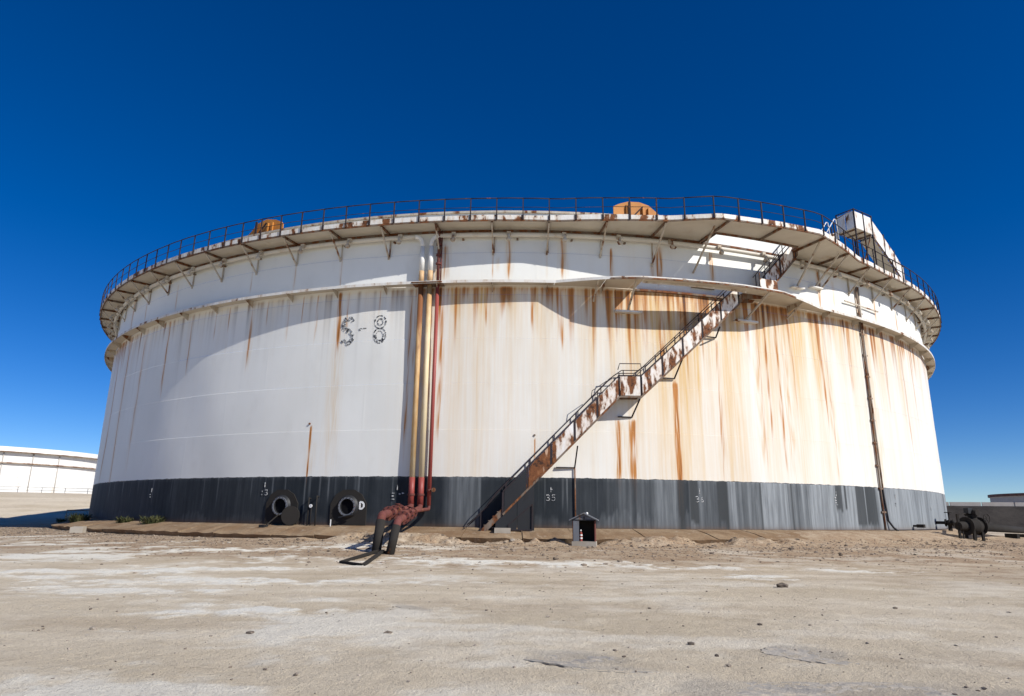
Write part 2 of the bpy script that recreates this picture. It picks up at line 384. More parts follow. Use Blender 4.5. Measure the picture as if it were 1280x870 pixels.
# apron: sloping mortar slabs round the foot of the tank
def apron():
    n = N('tan mortar apron'); v = n.pos(); a = n.noise(v, .7, 5, .6); b = n.noise(v, 6, 5, .7); wv = n.noise(v, 2.2, 6, .7)
    c = n.mix(n.ramp(a, .3, .7), (.215, .135, .075), (.31, .225, .14)); c = n.mix(n.ramp(b, .5, .75, 0, .6), c, (.14, .095, .06))
    c = n.mix(n.ramp(wv, .56, .70, 0, .7), c, (.44, .37, .28)); n.bump(n.math('ADD', b, wv), .6, .03); c = n.mix(n.ramp(n.noise(v, 14, 5, .75), .5, .68, 0, .6), c, (.11, .075, .048)); top = n.out(c, .95, 0, .15)
    root = bpy.data.objects.new('tank_apron', None); col.objects.link(root); root['kind'] = 'structure'; root['label'] = 'sloping tan mortar apron round the foot of the tank'
    t = -1.32; ro = 2.33
    while t < .52:
        dt = random.uniform(.055, .095); j = .0004
        mb = MB(); k = 7; zj = random.uniform(-.02, .02)
        vs = []
        for i in range(k+1):
            tt = t+j+(dt-2*j)*i/k
            ro += random.uniform(-.035, .035)+(2.33-ro)*.2
            vs += [P(tt, -.04, -.9), P(tt, -.04, .0+zj*.3), P(tt, 1.2, -.20+zj+random.uniform(-.03, .03)), P(tt, ro, -.44+zj+random.uniform(-.04, .03)), P(tt, ro-.30, -.9)]
        fs = []
        for i in range(k):
            for q in range(4): fs.append((i*5+q, i*5+q+1, (i+1)*5+q+1, (i+1)*5+q))
        fs += [(0, 1, 2, 3, 4)[::-1], tuple(k*5+q for q in range(5))]
        mb.quadset(vs, fs).build('slab', top, root); t += dt
apron()
def px_ground(px, py):          # where a sight line meets the ground
    d = fw+rr*((px-640)/838.7)+uu*((435-py)/838.7); o = M.translation; t = 4.0
    while t < 120:
        p = o+d*t
        if p.z < gz(p.x, p.y): break
        t += .05
    return p.x, p.y
def px_y(px, py, Y):
    d = fw+rr*((px-640)/838.7)+uu*((435-py)/838.7); o = M.translation; return o+d*((Y-o.y)/d.y)

# ------------------------------------------------------------------ the big tank
tank = thing('storage_tank', 'large rust streaked white oil storage tank with black painted base band and S-8', 'storage tank')
H = 2.4
def kn(s, step, seed, power=1.0):
    g = np.random.default_rng(seed); k = np.arange(s.min()-step, s.max()+2*step, step); return np.interp(s, k+g.uniform(-.35, .35, len(k))*step, g.random(len(k))**power)
def shell():
    tf = np.arange(-1.16, 1.1601, .0011); back = np.linspace(1.17, 2*math.pi-1.17, 120); th = np.concatenate([tf, back, [2*math.pi-1.16]])
    nf = len(tf); s = th*R; sf = s.copy(); sf[nf:] = sf[nf-1]
    rough = kn(sf, .09, 1); f1 = kn(sf, .16, 2); f2 = kn(sf, .34, 3); w1 = kn(sf, 1.1, 4); w2 = kn(sf, 3.6, 5); L1 = kn(sf, .22, 6, 2.2); L2 = kn(sf, .7, 7, 1.6)
    E = np.interp(th, [-1.2, -.9, -.6, -.3, -.16, -.125, -.10, .05, .10, .16, .34, .44, .60, .75, 1.0, 1.2], [.5, .6, .35, .30, .34, .9, .85, .78, .92, 1., 1., .95, .85, .7, .55, .5])
    W = np.interp(th, [-1.2, -.7, -.2, -.13, -.10, 0, .08, .13, .30, .45, .6, .75, 1.2], [.14, .06, .08, .3, .72, .44, .55, 1.1, 1.1, .85, .75, .42, .25])
    fb = kn(sf, .25, 11); fb2 = kn(sf, .07, 12); bz = kn(sf, .13, 13)
    # (th, half width m, z top, z bottom, rust, tan)
    ST = [(-.152, .12, 12.45, 2.0, .34, .45), (-.1465, .08, 12.4, 7, .4, .4), (-.1265, .24, 12.4, 2.4, .45, .6), (-.106, .14, 12.4, 3, .6, .6), (-.262, .17, 12.45, 8.6, .62, .5), (-.249, .09, 12.45, 9.3, .7, .3), (-.262, .25, 10.5, 1.5, .03, .42), (-.2935, .055, 5.15, 1.6, 1.0, .5), (-.2905, .16, 4.4, 2.4, .1, .4),
          (-.35, .08, 12.4, 9.5, .35, .3), (-.42, .12, 12.4, 8, .45, .45), (-.325, .06, 12.4, 10.2, .5, .35), (-.30, .08, 12.4, 9.4, .4, .4), (-.39, .05, 12.4, 10.5, .55, .3), (-.20, .07, 12.4, 10.4, .5, .3), (-.47, .07, 12.4, 9, .5, .35), (-.50, .06, 12.4, 10, .5, .3), (-.56, .10, 12.4, 8.2, .55, .4), (-.63, .12, 12.3, 7, .6, .4), (-.72, .15, 12.2, 2.4, .5, .5), (-.80, .18, 12.2, 0, .55, .6), (-.88, .2, 12.2, 0, .5, .5),
          (.0232, .05, 4.5, 2.8, .75, .3), (.137, .16, 5.5, 1.5, .55, .9), (.156, .20, 5.5, 1.3, .8, .9), (.146, .38, 5.4, 1.5, .1, .6), (.2215, .16, 7.6, 0, .78, .8), (.2175, .32, 7.6, .8, .2, .7), (.2895, .09, 10.1, 1.0, .75, .5), (.294, .22, 10.1, .8, .12, .6),
          (.36, .26, 12.45, .8, .35, .8), (.375, .10, 12.45, 3.5, .65, .5), (.396, .14, 12.45, 1., .75, .6), (.41, .30, 12.45, .8, .25, .8), (.425, .09, 12.4, 4, .7, .5), (.49, .12, 12.4, 5, .7, .6), (.50, .3, 12.4, .8, .28, .7), (.56, .2, 12.4, 7, .45, .6), (.615, .35, 12.4, .5, .10, .75), (.67, .16, 12.3, 6, .45, .5), (.745, .12, 12.3, 3, .6, .5), (.80, .15, 12.2, 6, .4, .5),
          (.18, .22, 12.45, 8.5, .5, .8), (.205, .18, 12.45, 7, .75, .8), (.235, .22, 12.45, 8, .55, .8), (.26, .16, 12.45, 9, .6, .7), (-.045, .12, 12.45, 10, .5, .5), (.02, .1, 12.45, 9.5, .5, .5), (.06, .2, 12.45, 8, .35, .6), (.10, .12, 12.45, 9, .5, .5),
          # above the lower girder, under the brackets and nozzles
          (-.104, .16, 14.6, 12.6, .75, .6), (-.116, .3, 13.6, 12.6, .3, .7), (-.014, .13, 15.0, 12.6, .55, .8), (.063, .15, 15.0, 12.6, .5, .8), (.1333, .11, 14.5, 12.6, .7, .6), (.205, .2, 14.9, 12.6, .75, .8), (.195, .1, 14.2, 12.6, .6, .6), (.29, .14, 14.9, 12.6, .6, .8), (.0395, .05, 14.4, 12.6, .35, .4), (-.037, .05, 14.4, 12.6, .45, .4), (-.03, .06, 14.2, 12.9, .3, .5),
          (.50, .16, 15, 12.6, .55, .8), (.535, .10, 14.5, 12.6, .3, .7), (.60, .12, 14.6, 12.6, .55, .7), (.66, .16, 14.6, 12.6, .5, .7), (.75, .12, 14.6, 12.6, .5, .6), (-.265, .06, 14.3, 12.6, .3, .35), (-.345, .06, 14.4, 12.6, .35, .35), (-.43, .05, 14.4, 13, .3, .3), (-.62, .08, 14.6, 12.6, .4, .4), (-.82, .2, 15, 12.6, .6, .5), (-.74, .1, 15, 12.6, .5, .5)]
    # black band: faded grey areas (th0, th1, amount)
    FD = np.interp(th, [-1.2, -.9, -.3, -.105, -.098, -.092, -.05, -.047, .06, .12, .16, .215, .218, .232, .234, .27, .275, .292, .298, .36, .48, .487, .505, .51, .535, .54, .585, .59, .75, 1.0, 1.2],
                       [.10, .10, .05, .04, .08, .34, .34, .05, .05, .12, .32, .45, .12, .12, .50, .56, .20, .22, .68, .74, .80, .6, .6, .85, .85, .6, .6, .78, .85, .75, .6])
    for c in range(7):
        z0, z1 = c*H, (c+1)*H; rad = R+.018*(6-c)*.6
        zs = np.concatenate([np.linspace(z0, z1-.03, 15), [z1-.012, z1]])
        Z, T = np.meshgrid(zs, th, indexing='ij'); n = len(th)
        RR = np.full_like(Z, rad); RR[-1] -= .018; RR[0] += .003
        RR += .020*np.sin(T*9)*np.sin(Z*.5+T*31)+.008*np.sin(T*57+1)*np.sin(Z*.7)
        for q in range(12):                    # vertical plate welds, staggered from course to course
            RR += .0035*np.exp(-((T-(-1.1+.24*q+.083*(c % 3)))*R/.035)**2)
        vs = np.stack([RR*np.sin(T), -RR*np.cos(T), Z], -1).reshape(-1, 3)
        m = len(zs); i = np.arange((m-1)*n); r_, c_ = i//n, i % n; a = r_*n+c_; b = r_*n+(c_+1) % n
        q = np.stack([a, b, b+n, a+n], 1)
        o = np_mesh('shell_course', vs, q, MAT['band' if c == 0 else 'shell']); o.parent = tank
        d = np.clip(12.47-Z, 0, None); below = (Z < 12.47)
        l1 = .5+6.0*L1*E+.9*f1*E+.3*rough; l2 = 1.2+8*L2*E
        tan = np.clip((1-d/l2), 0, 1)**.8*(.15+.95*f2)*E*1.05*below
        rust = np.clip((1-d/l1), 0, 1)**1.2*np.clip(f1*1.85-.42, 0, 1)*E*(.35+.85*rough)*below*1.05
        rust = np.maximum(rust, np.exp(-d/.45)*.75*E*(.1+.5*f1+.6*rough)*below)
        wash = 1.3*W*(.35+.75*w1)*(.55+.75*w2)*(.6+.7*f2)*np.clip(1.0-d/26, 0, 1)*below
        ub = (Z > 12.5); ug = (Z-12.55); wash = wash+ub*W*.5*np.exp(-ug/.35)+ub*.12*W*f2
        tan = np.clip(np.maximum(tan*.62, 0)+wash*.66, 0, .85)
        grime = np.zeros_like(Z)+below*np.exp(-d/(.5+1.6*L2))*.62*np.clip(f1*1.9-.75, 0, 1)*(.35+rough)
        for (t0, hw, zt, zb, ru, ta) in ST:
            if 12.1 < zt < 12.5: zt = 12.95
            elif zt < 11: ru *= 1.1; ta *= 1.15
            if zt > 14.2: zt += .35; hw *= .85
            k = np.abs(sf-t0*R) < 4*hw
            wob = np.exp(-((sf[k]-t0*R)/hw)**2)*(.22+.85*rough[k]**1.3+.60*fb2[k])*1.12; fall = np.clip((zt+.05-.15*f1[k]-Z[:, k])/.15, 0, 1)*(.62+.38*np.sin(Z[:, k]*2.3+t0*90+9*fb2[k])*np.sin(Z[:, k]*.9+7*rough[k]))*np.clip((Z[:, k]-zb+.35*(rough[k]-.5))/max(.5, (zt-zb)*.32), 0, 1)**.8
            fall = fall*((Z[:, k] > 12.5) if zt > 13 else (Z[:, k] < 12.5))
            rust[:, k] = np.maximum(rust[:, k], ru*wob*fall); tan[:, k] = np.maximum(tan[:, k], ta*np.exp(-((sf[k]-t0*R)/(hw*1.9))**2)*fall*.9)
        rust = np.clip((rust-.07)*1.22, 0, 1)
        seam = np.exp(-((Z-z1)/.02)**2)*.25*f2*(W+.2); tan = np.clip(tan+seam, 0, 1)
        if c == 0:
            fade = FD*(.35+.95*kn(sf, 1.3, 21))*(.6+.6*fb)*(.7+.5*fb2)*1.3*(1+.35*sstep(th, .25, .4))
            foot = np.interp(th, [-1.2, -.3, .0, .06, .1, .21, .24, 1.2], [.5, .25, .15, .35, .7, .9, .4, .3])
            fade = np.maximum(np.broadcast_to(fade, Z.shape), .62*foot*np.clip((.35+.9*foot*bz+.25*np.sin(th*60)-Z)/.25, 0, 1)*(.4+.6*fb2))
            drip = np.clip(kn(sf, .1, 15, 6)*1.6-.5, 0, 1)*.5*np.clip((Z-.2-1.2*bz)/.8, 0, 1); fade = np.clip(np.maximum(fade, drip), 0, 1)
            edge = np.exp(-np.abs(Z-z1)/.05)*.25; fade = np.clip(fade+edge*fb2, 0, 1)
            foul = np.clip(rust*.8+np.exp(-Z/.10)*.5, 0, 1)
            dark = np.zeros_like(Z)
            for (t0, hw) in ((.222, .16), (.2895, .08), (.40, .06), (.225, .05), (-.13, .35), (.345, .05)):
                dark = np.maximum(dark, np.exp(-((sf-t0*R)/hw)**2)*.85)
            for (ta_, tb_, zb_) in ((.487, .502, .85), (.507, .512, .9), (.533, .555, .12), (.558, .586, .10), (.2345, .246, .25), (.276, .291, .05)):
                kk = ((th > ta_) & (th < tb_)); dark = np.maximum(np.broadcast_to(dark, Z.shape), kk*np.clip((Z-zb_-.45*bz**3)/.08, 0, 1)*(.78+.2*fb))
            set_attr(o, 'stain', np.stack([fade.ravel(), np.clip(foul, 0, 1).ravel(), np.broadcast_to(dark, Z.shape).ravel()], 1))
        else:
            set_attr(o, 'stain', np.stack([tan.ravel(), np.clip(rust, 0, 1).ravel(), np.clip(grime, 0, 1).ravel()], 1))
        uvl = o.data.uv_layers.new(name='UVMap'); idx = q.ravel(); uvs = np.stack([np.broadcast_to(s, Z.shape).ravel()[idx], Z.ravel()[idx]], 1)
        uvl.data.foreach_set('uv', uvs.astype(np.float32).ravel())
    MB().arc(-1.4, 1.4, [(-.03, 16.72), (.09, 16.72), (.09, 16.84), (-.03, 16.84)], 160).build('curb_angle', MAT['bracket'], tank)
shell()

# ------------------------------------------------------------------ upper walkway
ZW, ZG = 15.70, 12.55
WK = ([-2, .05, .20, .255, .41, .54, .63, 2], [1.40, 1.45, 2.35, 3.2, 3.35, 1.75, 1.42, 1.40])
GK = ([-2, .05, .1166, .157, .30, .37, .47, .53, 2], [.66, .72, 1.60, 1.95, 2.1, 1.95, .80, .66, .66])
wo = lambda t: float(np.interp(t, *WK)); go = lambda t: float(np.interp(t, *GK))
OPU = (.276, .418, 1.5); OPL = (.166, .322, 1.3)          # stair openings: th0, th1, inner edge of the strip left
T0, T1 = -1.30, 1.33
def knots(t0, t1, extra):
    return sorted(set([t0, t1]+[e for e in extra if t0 < e < t1]))
def ring_plate(mb, t0, t1, din, dout, za, zb, n=None):
    n = n or max(1, int((t1-t0)/.012)); ts = [t0+(t1-t0)*i/n for i in range(n+1)]
    vs = []; fs = []
    for t in ts: vs += [P(t, din(t), za), P(t, dout(t), za), P(t, dout(t), zb), P(t, din(t), zb)]
    for i in range(n):
        for k in range(4): fs.append((i*4+k, (i+1)*4+k, (i+1)*4+(k+1) % 4, i*4+(k+1) % 4))
    fs += [(0, 1, 2, 3), tuple(n*4+k for k in (3, 2, 1, 0))]
    return mb.quadset(vs, fs)

up = MB()
ring_plate(up, T0, T1, lambda t: wo(t)-.06, lambda t: wo(t), ZW-.10, ZW-.005, 200)
ring_plate(up, T0, T1, lambda t: .015, lambda t: .10, ZW-.12, ZW-.005, 200)
up = up.build('upper_walkway', MAT['steel'], tank, 'railed walkway round the top of the tank')
brk = [-1.27+.0752*i for i in range(35)]
brk = [b for b in [-.0367+.0768*i for i in range(-17, 18)] if T0 < b < T1]
cuts = [T0]+brk+[T1]
cuts = sorted(cuts+[OPU[0], OPU[1]])
for a, b in zip(cuts[:-1], cuts[1:]):
    if b-a < .004: continue
    inner = OPU[2] if (a >= OPU[0]-1e-6 and b <= OPU[1]+1e-6) else .02
    ring_plate(MB(), a+.0003, b-.0003, lambda t: inner, lambda t: wo(t)-.004, ZW, ZW+.02).build('deck_plate', MAT['deck'], up)
# edge of the opening
ring_plate(MB(), OPU[0], OPU[1], lambda t: OPU[2]-.07, lambda t: OPU[2]-.005, ZW-.12, ZW+.02).build('opening_trim', MAT['steel'], up)
for q in OPU[:2]: MB().bar(P(q, .12, ZW-.07), P(q, OPU[2]-.08, ZW-.07), .07, .12).build('opening_trim', MAT['steel'], up)
def bracket(t):
    o = wo(t); mb = MB(); e = er(t); tt = et(t)
    ins = OPU[0] < t < OPU[1]
    d0 = OPU[2] if ins else .11
    mb.bar(P(t, d0, ZW-.06), P(t, o-.07, ZW-.06), .06, .11)
    mb.bar(P(t, d0, ZW-.125), P(t, o-.07, ZW-.125), .10, .012)
    foot = 14.35+random.uniform(-.12, .12) if o < 2 else 14.0
    top = o-.12 if o < 2 else min(o-.15, 2.6)
    mb.build('bracket_beam', MAT['steel'], up)
    if .24 < t < .5: return
    MB().bar(P(t+.0016, .05, foot), P(t+.0016, .05, ZW-.14), .06, .07, e).build('wall_angle', MAT['bracket'], up)
    MB().bar(P(t, top, ZW-.13), P(t, .07, foot), .075, .075, tt).box(P(t, .045, foot), tt*.05, e*.03, EZ*.12).build('brace', MAT['bracket'], up)
for t in brk: bracket(t)
MB().bar(P(.260, 2.4, ZW-.13), P(.258, .07, 13.75), .08, .08, et(.26)).build('brace', MAT['bracket'], up)
for t0, d0, t1, z1 in ((.4278, 2.6, .4465, 13.82), (.4859, 2.0, .4883, 14.08)):
    MB().bar(P(t0, d0, ZW-.13), P(t1, .09, z1), .09, .09, et(t1)).build('brace', MAT['bracket'], up)
    MB().box(P(t1, .16, z1-.05), et(t1)*.45, er(t1)*.16, EZ*.04).build('brace_foot', MAT['trim'], up)
# posts, toe plates and rails
posts = []; t = T0
while t < T1: posts.append(t); t += .0353*(R+1.4)/(R+wo(t))
pv = lambda t, dz, d=0: P(t, wo(t)+d, ZW+dz)
for i, t in enumerate(posts):
    lean = random.uniform(-.012, .012)
    MB().bar(pv(t, -.03, .045), pv(t, 1.18, .03)+et(t)*lean, .055, .055, er(t)).box(pv(t, .10, .03), et(t)*.05, er(t)*.015, EZ*.13).build('handrail_post', MAT['rail'], up)
    if i+1 < len(posts):
        t2 = posts[i+1]
        MB().tube([pv(t, 1.18, .03), pv((t+t2)/2, 1.18+random.uniform(-.012, .012), .03), pv(t2, 1.18, .03)], .028, 6).build('top_rail', MAT['rail'], up)
        MB().tube([pv(t, .66, .03), pv((t+t2)/2, .66+random.uniform(-.02, .02), .03), pv(t2, .66, .03)], .016, 5).build('mid_rail', MAT['rail'], up)
        mb = MB(); g = .0012; h = .235+random.uniform(-.03, .02); n = 4
        ring_plate(mb, t+g, t2-g, lambda q: wo(q)+.002, lambda q: wo(q)+.012, ZW-.02, ZW+h, n).build('toe_plate', MAT['toe'], up)

# ------------------------------------------------------------------ lower wind girder
gd = MB()
ring_plate(gd, T0, T1, lambda t: go(t)-.012, lambda t: go(t), ZG-.10, ZG+.05, 220)
gd = gd.build('wind_girder', MAT['trim'], tank, 'narrow stiffening shelf running round the tank below the walkway')
gk = [b for b in [-.0367+.0768*i for i in range(-17, 18)] if T0 < b < T1]
cuts = sorted([T0]+gk+[T1, OPL[0], OPL[1], .05, .1166, .157, .37, .47])
for a, b in zip(cuts[:-1], cuts[1:]):
    if b-a < .003: continue
    if a >= OPL[0]-1e-6 and b <= OPL[1]+1e-6:
        ring_plate(MB(), a+.0003, b-.0003, lambda t: OPL[2], lambda t: go(t)-.014, ZG, ZG+.02).build('deck_plate', MAT['deck'], gd)
        ring_plate(MB(), a+.0002, b-.0002, lambda t: .02, lambda t: .17, ZG-.13, ZG-.02).build('ledge', MAT['steel'], gd)
    else:
        ring_plate(MB(), a+.0003, b-.0003, lambda t: .02, lambda t: go(t)-.014, ZG, ZG+.02).build('deck_plate', MAT['deck'], gd)
ring_plate(MB(), OPL[0], OPL[1], lambda t: OPL[2]-.02, lambda t: OPL[2]-.004, ZG-.09, ZG+.14).build('opening_trim', MAT['trim'], gd)
ring_plate(MB(), .12, .40, lambda t: go(t)+.002, lambda t: go(t)+.05, ZG-.12, ZG-.03, 40).build('edge_channel', MAT['steel'], gd)
for t in gk:
    if OPL[0]-.02 < t < OPL[1]+.06: continue
    o = go(t)-.03
    MB().prism([P(t-.0003, .02, ZG-.005), P(t-.0003, o, ZG-.005), P(t-.0003, o, ZG-.07), P(t-.0003, .02, ZG-.42)], et(t)*.02).build('knee_bracket', MAT['bracket'], gd)
for (ta, da, tb, zb) in ((.155, 1.75, .1546, 11.24), (.349, 1.95, .3401, 11.28), (.106, 1.3, .1055, 11.7), (.425, 1.2, .42, 11.75)):
    MB().bar(P(ta, da, ZG-.03), P(tb, .10, zb), .085, .085, et(ta)).build('brace', MAT['bracket'], gd)
for tb, zb in ((.1546, 11.24), (.3401, 11.28)):
    MB().box(P(tb, .17, zb-.06), et(tb)*.72, er(tb)*.165, EZ*.05).build('brace_foot', MAT['trim'], gd)
for tb in (.2725, .2725+.02):
    MB().box(P(tb, .15, 12.95), et(tb)*.7, er(tb)*.13, EZ*.05).build('brace_foot', MAT['steel'], gd)
    break
# ------------------------------------------------------------------ stair
SN = [(-1.95, -.42), (5.15, 6.72), (6.30, 6.76), (12.60, 12.52), (13.75, 12.66), (16.75, 15.74)]
RS = R+.95
def sz(s): return float(np.interp(s, [a for a, b in SN], [b for a, b in SN]))
def SP(s, d, dz): return P(s/RS, d, sz(s)+dz)
st = MB()
for d in (.20, .95):
    for (a, za), (b, zb) in zip(SN[:-1], SN[1:]):
        n = max(2, int((b-a)/.6))
        for i in range(n):
            s0, s1 = a+(b-a)*i/n, a+(b-a)*(i+1)/n
            pl = [SP(s0, d, -.30), SP(s1, d, -.30), SP(s1, d, .05), SP(s0, d, .05)]
            st.prism(pl, er((s0+s1)/2/RS)*.012)
st = st.build('staircase', MAT['steel'], tank, 'rusty sheet sided stair climbing the shell to the walkway')
for (a, za), (b, zb) in zip(SN[:-1], SN[1:]):
    if zb-za > .5:
        n = int((zb-za)/.205)
        for i in range(n):
            s = a+(b-a)*(i+.5)/n
            MB().box(P(s/RS, .58, za+(zb-za)*(i+.5)/n), et(s/RS)*.13, er(s/RS)*.36, EZ*.018).build('tread', MAT['steel'], st)
    else:
        MB().hexa([SP(a, .215, -.04), SP(b, .215, -.04), SP(b, .945, -.04), SP(a, .945, -.04), SP(a, .215, 0), SP(b, .215, 0), SP(b, .945, 0), SP(a, .945, 0)]).build('landing_plate', MAT['deck'], st)
# outer side panels between posts
def side(a, b, n, mats, hi=.76, lo=-.26):
    for i in range(n):
        s0, s1 = a+(b-a)*i/n, a+(b-a)*(i+1)/n
        m = mats(s0)
        if m is None: continue
        x0, x1 = s0+.07, s1-.05
        k = 3; vs = []; fs = []; e = er((s0+s1)/2/RS)
        for j in range(k+1):
            s = x0+(x1-x0)*j/k; jag = random.uniform(-.05, .0)
            vs += [SP(s, .985, lo+.04+jag*.3), SP(s, .985, hi+jag), SP(s, .997, hi+jag), SP(s, .997, lo+.04+jag*.3)]
        for j in range(k):
            for q in range(4): fs.append((j*4+q, j*4+(q+1) % 4, (j+1)*4+(q+1) % 4, (j+1)*4+q))
        fs += [(3, 2, 1, 0), tuple(k*4+q for q in range(4))]
        MB().quadset(vs, fs).build('side_panel', m, st)
    for i in range(n+1):
        s = a+(b-a)*i/n
        MB().bar(SP(s, .975, -.32), SP(s, .975, hi+.04), .09, .05, er(s/RS)).build('stair_post', MAT['rail'], st)
pick = lambda s: MAT['black'] if s < .4 else MAT['panel_rusty'] if s < 1.4 else MAT['panel']
side(-.65, 5.15, 5, pick); side(5.15, 6.3, 1, pick, .80); side(6.3, 12.2, 5, pick); side(14.0, 16.5, 2, pick)
# panel frame strips
for a, b in ((-.65, 5.15), (5.15, 6.3), (6.3, 12.2), (14.0, 16.5)):
    n = max(1, int((b-a)/.8))
    mb = MB(); mb2 = MB()
    for i in range(n):
        s0, s1 = a+(b-a)*i/n, a+(b-a)*(i+1)/n
        mb.bar(SP(s0, 1.0, .80), SP(s1, 1.0, .80), .05, .05); mb2.bar(SP(s0, 1.0, -.29), SP(s1, 1.0, -.29), .06, .09)
    mb.build('panel_rail', MAT['rail'], st); mb2.build('panel_rail', MAT['steel'], st)
# handrail above the panels (outer) and the inner handrail near the shell
for d, lo in ((.99, .80), (.24, 0.0)):
    mb = MB(); ss = np.concatenate([[-2.35], np.arange(-1.9, 12.4, .45)]); h = 1.07
    mb.tube([P(s/RS, d, (sz(s) if s > -2 else -.75)+h-(.2 if s < -1 else 0)) for s in ss], .024, 6)
    mb.tube([SP(s, d, h) for s in np.arange(13.9, 16.8, .35)], .024, 6)
    mb.build('handrail', MAT['rail'], st)
    for s in np.arange(-1.7, 12.3, 1.18):
        MB().bar(SP(s, d, lo-.02 if s > -.6 else 0), SP(s, d, h-(.1 if s < -1 else 0)), .04, .04, er(s/RS)).build('rail_stub', MAT['rail'], st)
    for s in (14.1, 15.2, 16.3): MB().bar(SP(s, d, 0), SP(s, d, h), .04, .04, er(s/RS)).build('rail_stub', MAT['rail'], st)
# landing box guard
MB().tube([SP(5.1, .99, 1.15), SP(5.2, .99, 1.42), SP(6.3, .99, 1.42), SP(6.35, .99, 1.1)], .024, 6).build('handrail', MAT['rail'], st)
MB().tube([SP(3.7, .99, 1.1), SP(3.75, .99, 1.38), SP(4.5, .99, 1.15)], .02, 6).build('handrail', MAT['rail'], st)
# guard box where the stair meets the girder
sb = 13.2
MB().prism([P(.345, 1.35, ZG+.03), P(.375, 1.35, ZG+.03), P(.375, 1.35, ZG+.85), P(.345, 1.35, ZG+.85)], er(.36)*.012).build('side_panel', MAT['panel'], st)
for t in (.345, .375): MB().bar(P(t, 1.33, ZG+.02), P(t, 1.33, ZG+1.2), .05, .05, er(t)).build('stair_post', MAT['rail'], st)
# wall brackets that carry the stair
for (ta, za, tw, zw, tb) in ((.0769, 3.92, .0764, 2.92, .0516), (.1603, 6.36, .1558, 5.54, .1359), (.2221, 8.55, .2198, 7.68, .1983), (.2818, 10.50, .2884, 10.12, .2693)):
    MB().bar(P(ta, .93, za), P(tw, .08, zw), .06, .06, et(tw)).build('brace', MAT['rail'], st)
    MB().bar(P(tb, .16, zw), P(tw, .10, zw), .06, .06).build('brace', MAT['rail'], st)
MB().tube([P(.0764, .12, 2.9), P(.0764, .14, 1.4), P(.0764, .14, -.15)], .035, 8).build('drop_pipe', MAT['steel'], st)
# foot of the stair: plate frames and a concrete step
for a, b in ((-.0255, .0005), (.0015, .022)):
    z_t = min(sz(a*RS), sz(b*RS))-.35
    MB().prism([P(a, .96, -.10), P(b, .96, -.12), P(b, .96, sz(b*RS)-.32), P(a, .96, sz(a*RS)-.32)], er(a)*.02).build('foot_plate', MAT['black'], st)
mb = MB(); c4 = [P(-.009, 1.02, -.1), P(.0195, 1.02, -.1), P(.0195, 1.02, 1.1), P(-.009, 1.02, .15)]
for i in range(4): mb.bar(c4[i], c4[(i+1) % 4], .05, .05, er(0))
mb.build('foot_frame', MAT['rail'], st)
MB().box(P(-.0165, 1.15, -.13), et(0)*.38, er(0)*.3, EZ*.12).build('foot_block', MAT['concrete'], st)

# ------------------------------------------------------------------ foam pipes under the walkway with their risers
ZR = 15.30
def foam_pipe(side, t_r, label):
    root = thing('foam_pipe', label, 'pipe', 'foam pipes on the tank')
    dr = .32; r = .118; sg = -1 if side < 0 else 1
    tel = t_r+sg*.011
    end = T0+.02 if sg < 0 else T1-.02
    n = 90
    MB().tube([P(tel+(end-tel)*i/n, dr, ZR) for i in range(n+1)], r, 10).build('ring_pipe', MAT['foam_pipe'], root)
    el = [P(tel, dr, ZR)]+[P(t_r+sg*(.011-.0105*math.sin(a)), dr, ZR-.42*(1-math.cos(a))) for a in np.linspace(.15, math.pi/2, 7)]+[P(t_r, dr, ZR-.6)]
    MB().tube(el, r+.012, 12).build('elbow', MAT['pipe_white'], root)
    MB().tube([P(t_r, dr, ZR-.6), P(t_r, dr, 13.3)], r+.02, 14).build('riser', MAT['pipe_white'], root)
    MB().tube([P(t_r, dr, 13.3), P(t_r, dr, 12.62)], r+.022, 14).build('riser', MAT['cream_rust'], root)
    MB().tube([P(t_r, dr, 12.5), P(t_r, dr, 2.36)], r+.022, 14).build('riser', MAT['riser_left' if sg < 0 else 'riser_right'], root)
    MB().tube([P(t_r, dr, 2.36), P(t_r, dr, 1.0)], r+.034, 14).build('riser', MAT['red'], root)
    MB().lathe(P(t_r, dr, 1.52), EZ, [(-.05, r), (-.05, r+.075), (.05, r+.075), (.05, r)], 16).build('flange', MAT['red_dull'], root)
    for z in (10.2, 7.4, 4.6): MB().box(P(t_r, .14, z), et(t_r)*.04, er(t_r)*.13, EZ*.05).build('pipe_clamp', MAT['steel'], root)
    k = 0; t = t_r+sg*.028
    while abs(t) < 1.2:
        t = -.0142+.0777*round((t+.0142)/.0777) if k == 0 else t
        if OPU[0] < t < OPU[1]: pass
        m = MB()
        m.tube([P(t, dr+.06, ZR-.05), P(t, dr+.30, ZR-.10), P(t, dr+.38, ZR-.20), P(t, dr+.38, ZR-.42)], .075, 8)
        m.lathe(P(t, dr+.38, ZR-.3), -EZ, [(0, .08), (.05, .14), (.12, .14), (.2, .10), (.2, .02)], 10)
        m.box(P(t, dr+.2, ZR-.02), et(t)*.11, er(t)*.07, EZ*.12)
        if abs(t-t_r) > .02: m.build('spray_nozzle', MAT['bracket'], root)
        MB().box(P(t+sg*.012, .09, ZR-.16), et(t)*.05, er(t)*.09, EZ*.04).build('pipe_clamp', MAT['steel'], root)
        t += sg*.0777; k += 1
    return root
foam_pipe(-1, -.1372, 'left of two cream riser pipes with its white ring pipe running left under walkway')
foam_pipe(1, -.1247, 'yellowed cream riser pipe next to red pipe, its ring pipe running right under walkway')
wp = thing('water_pipe', 'slim red water pipe standing right of the two cream riser pipes', 'pipe')
MB().tube([P(-.1135, .30, 15.55), P(-.1135, .30, 12.62)], .085, 10).build('riser', MAT['red_dull'], wp)
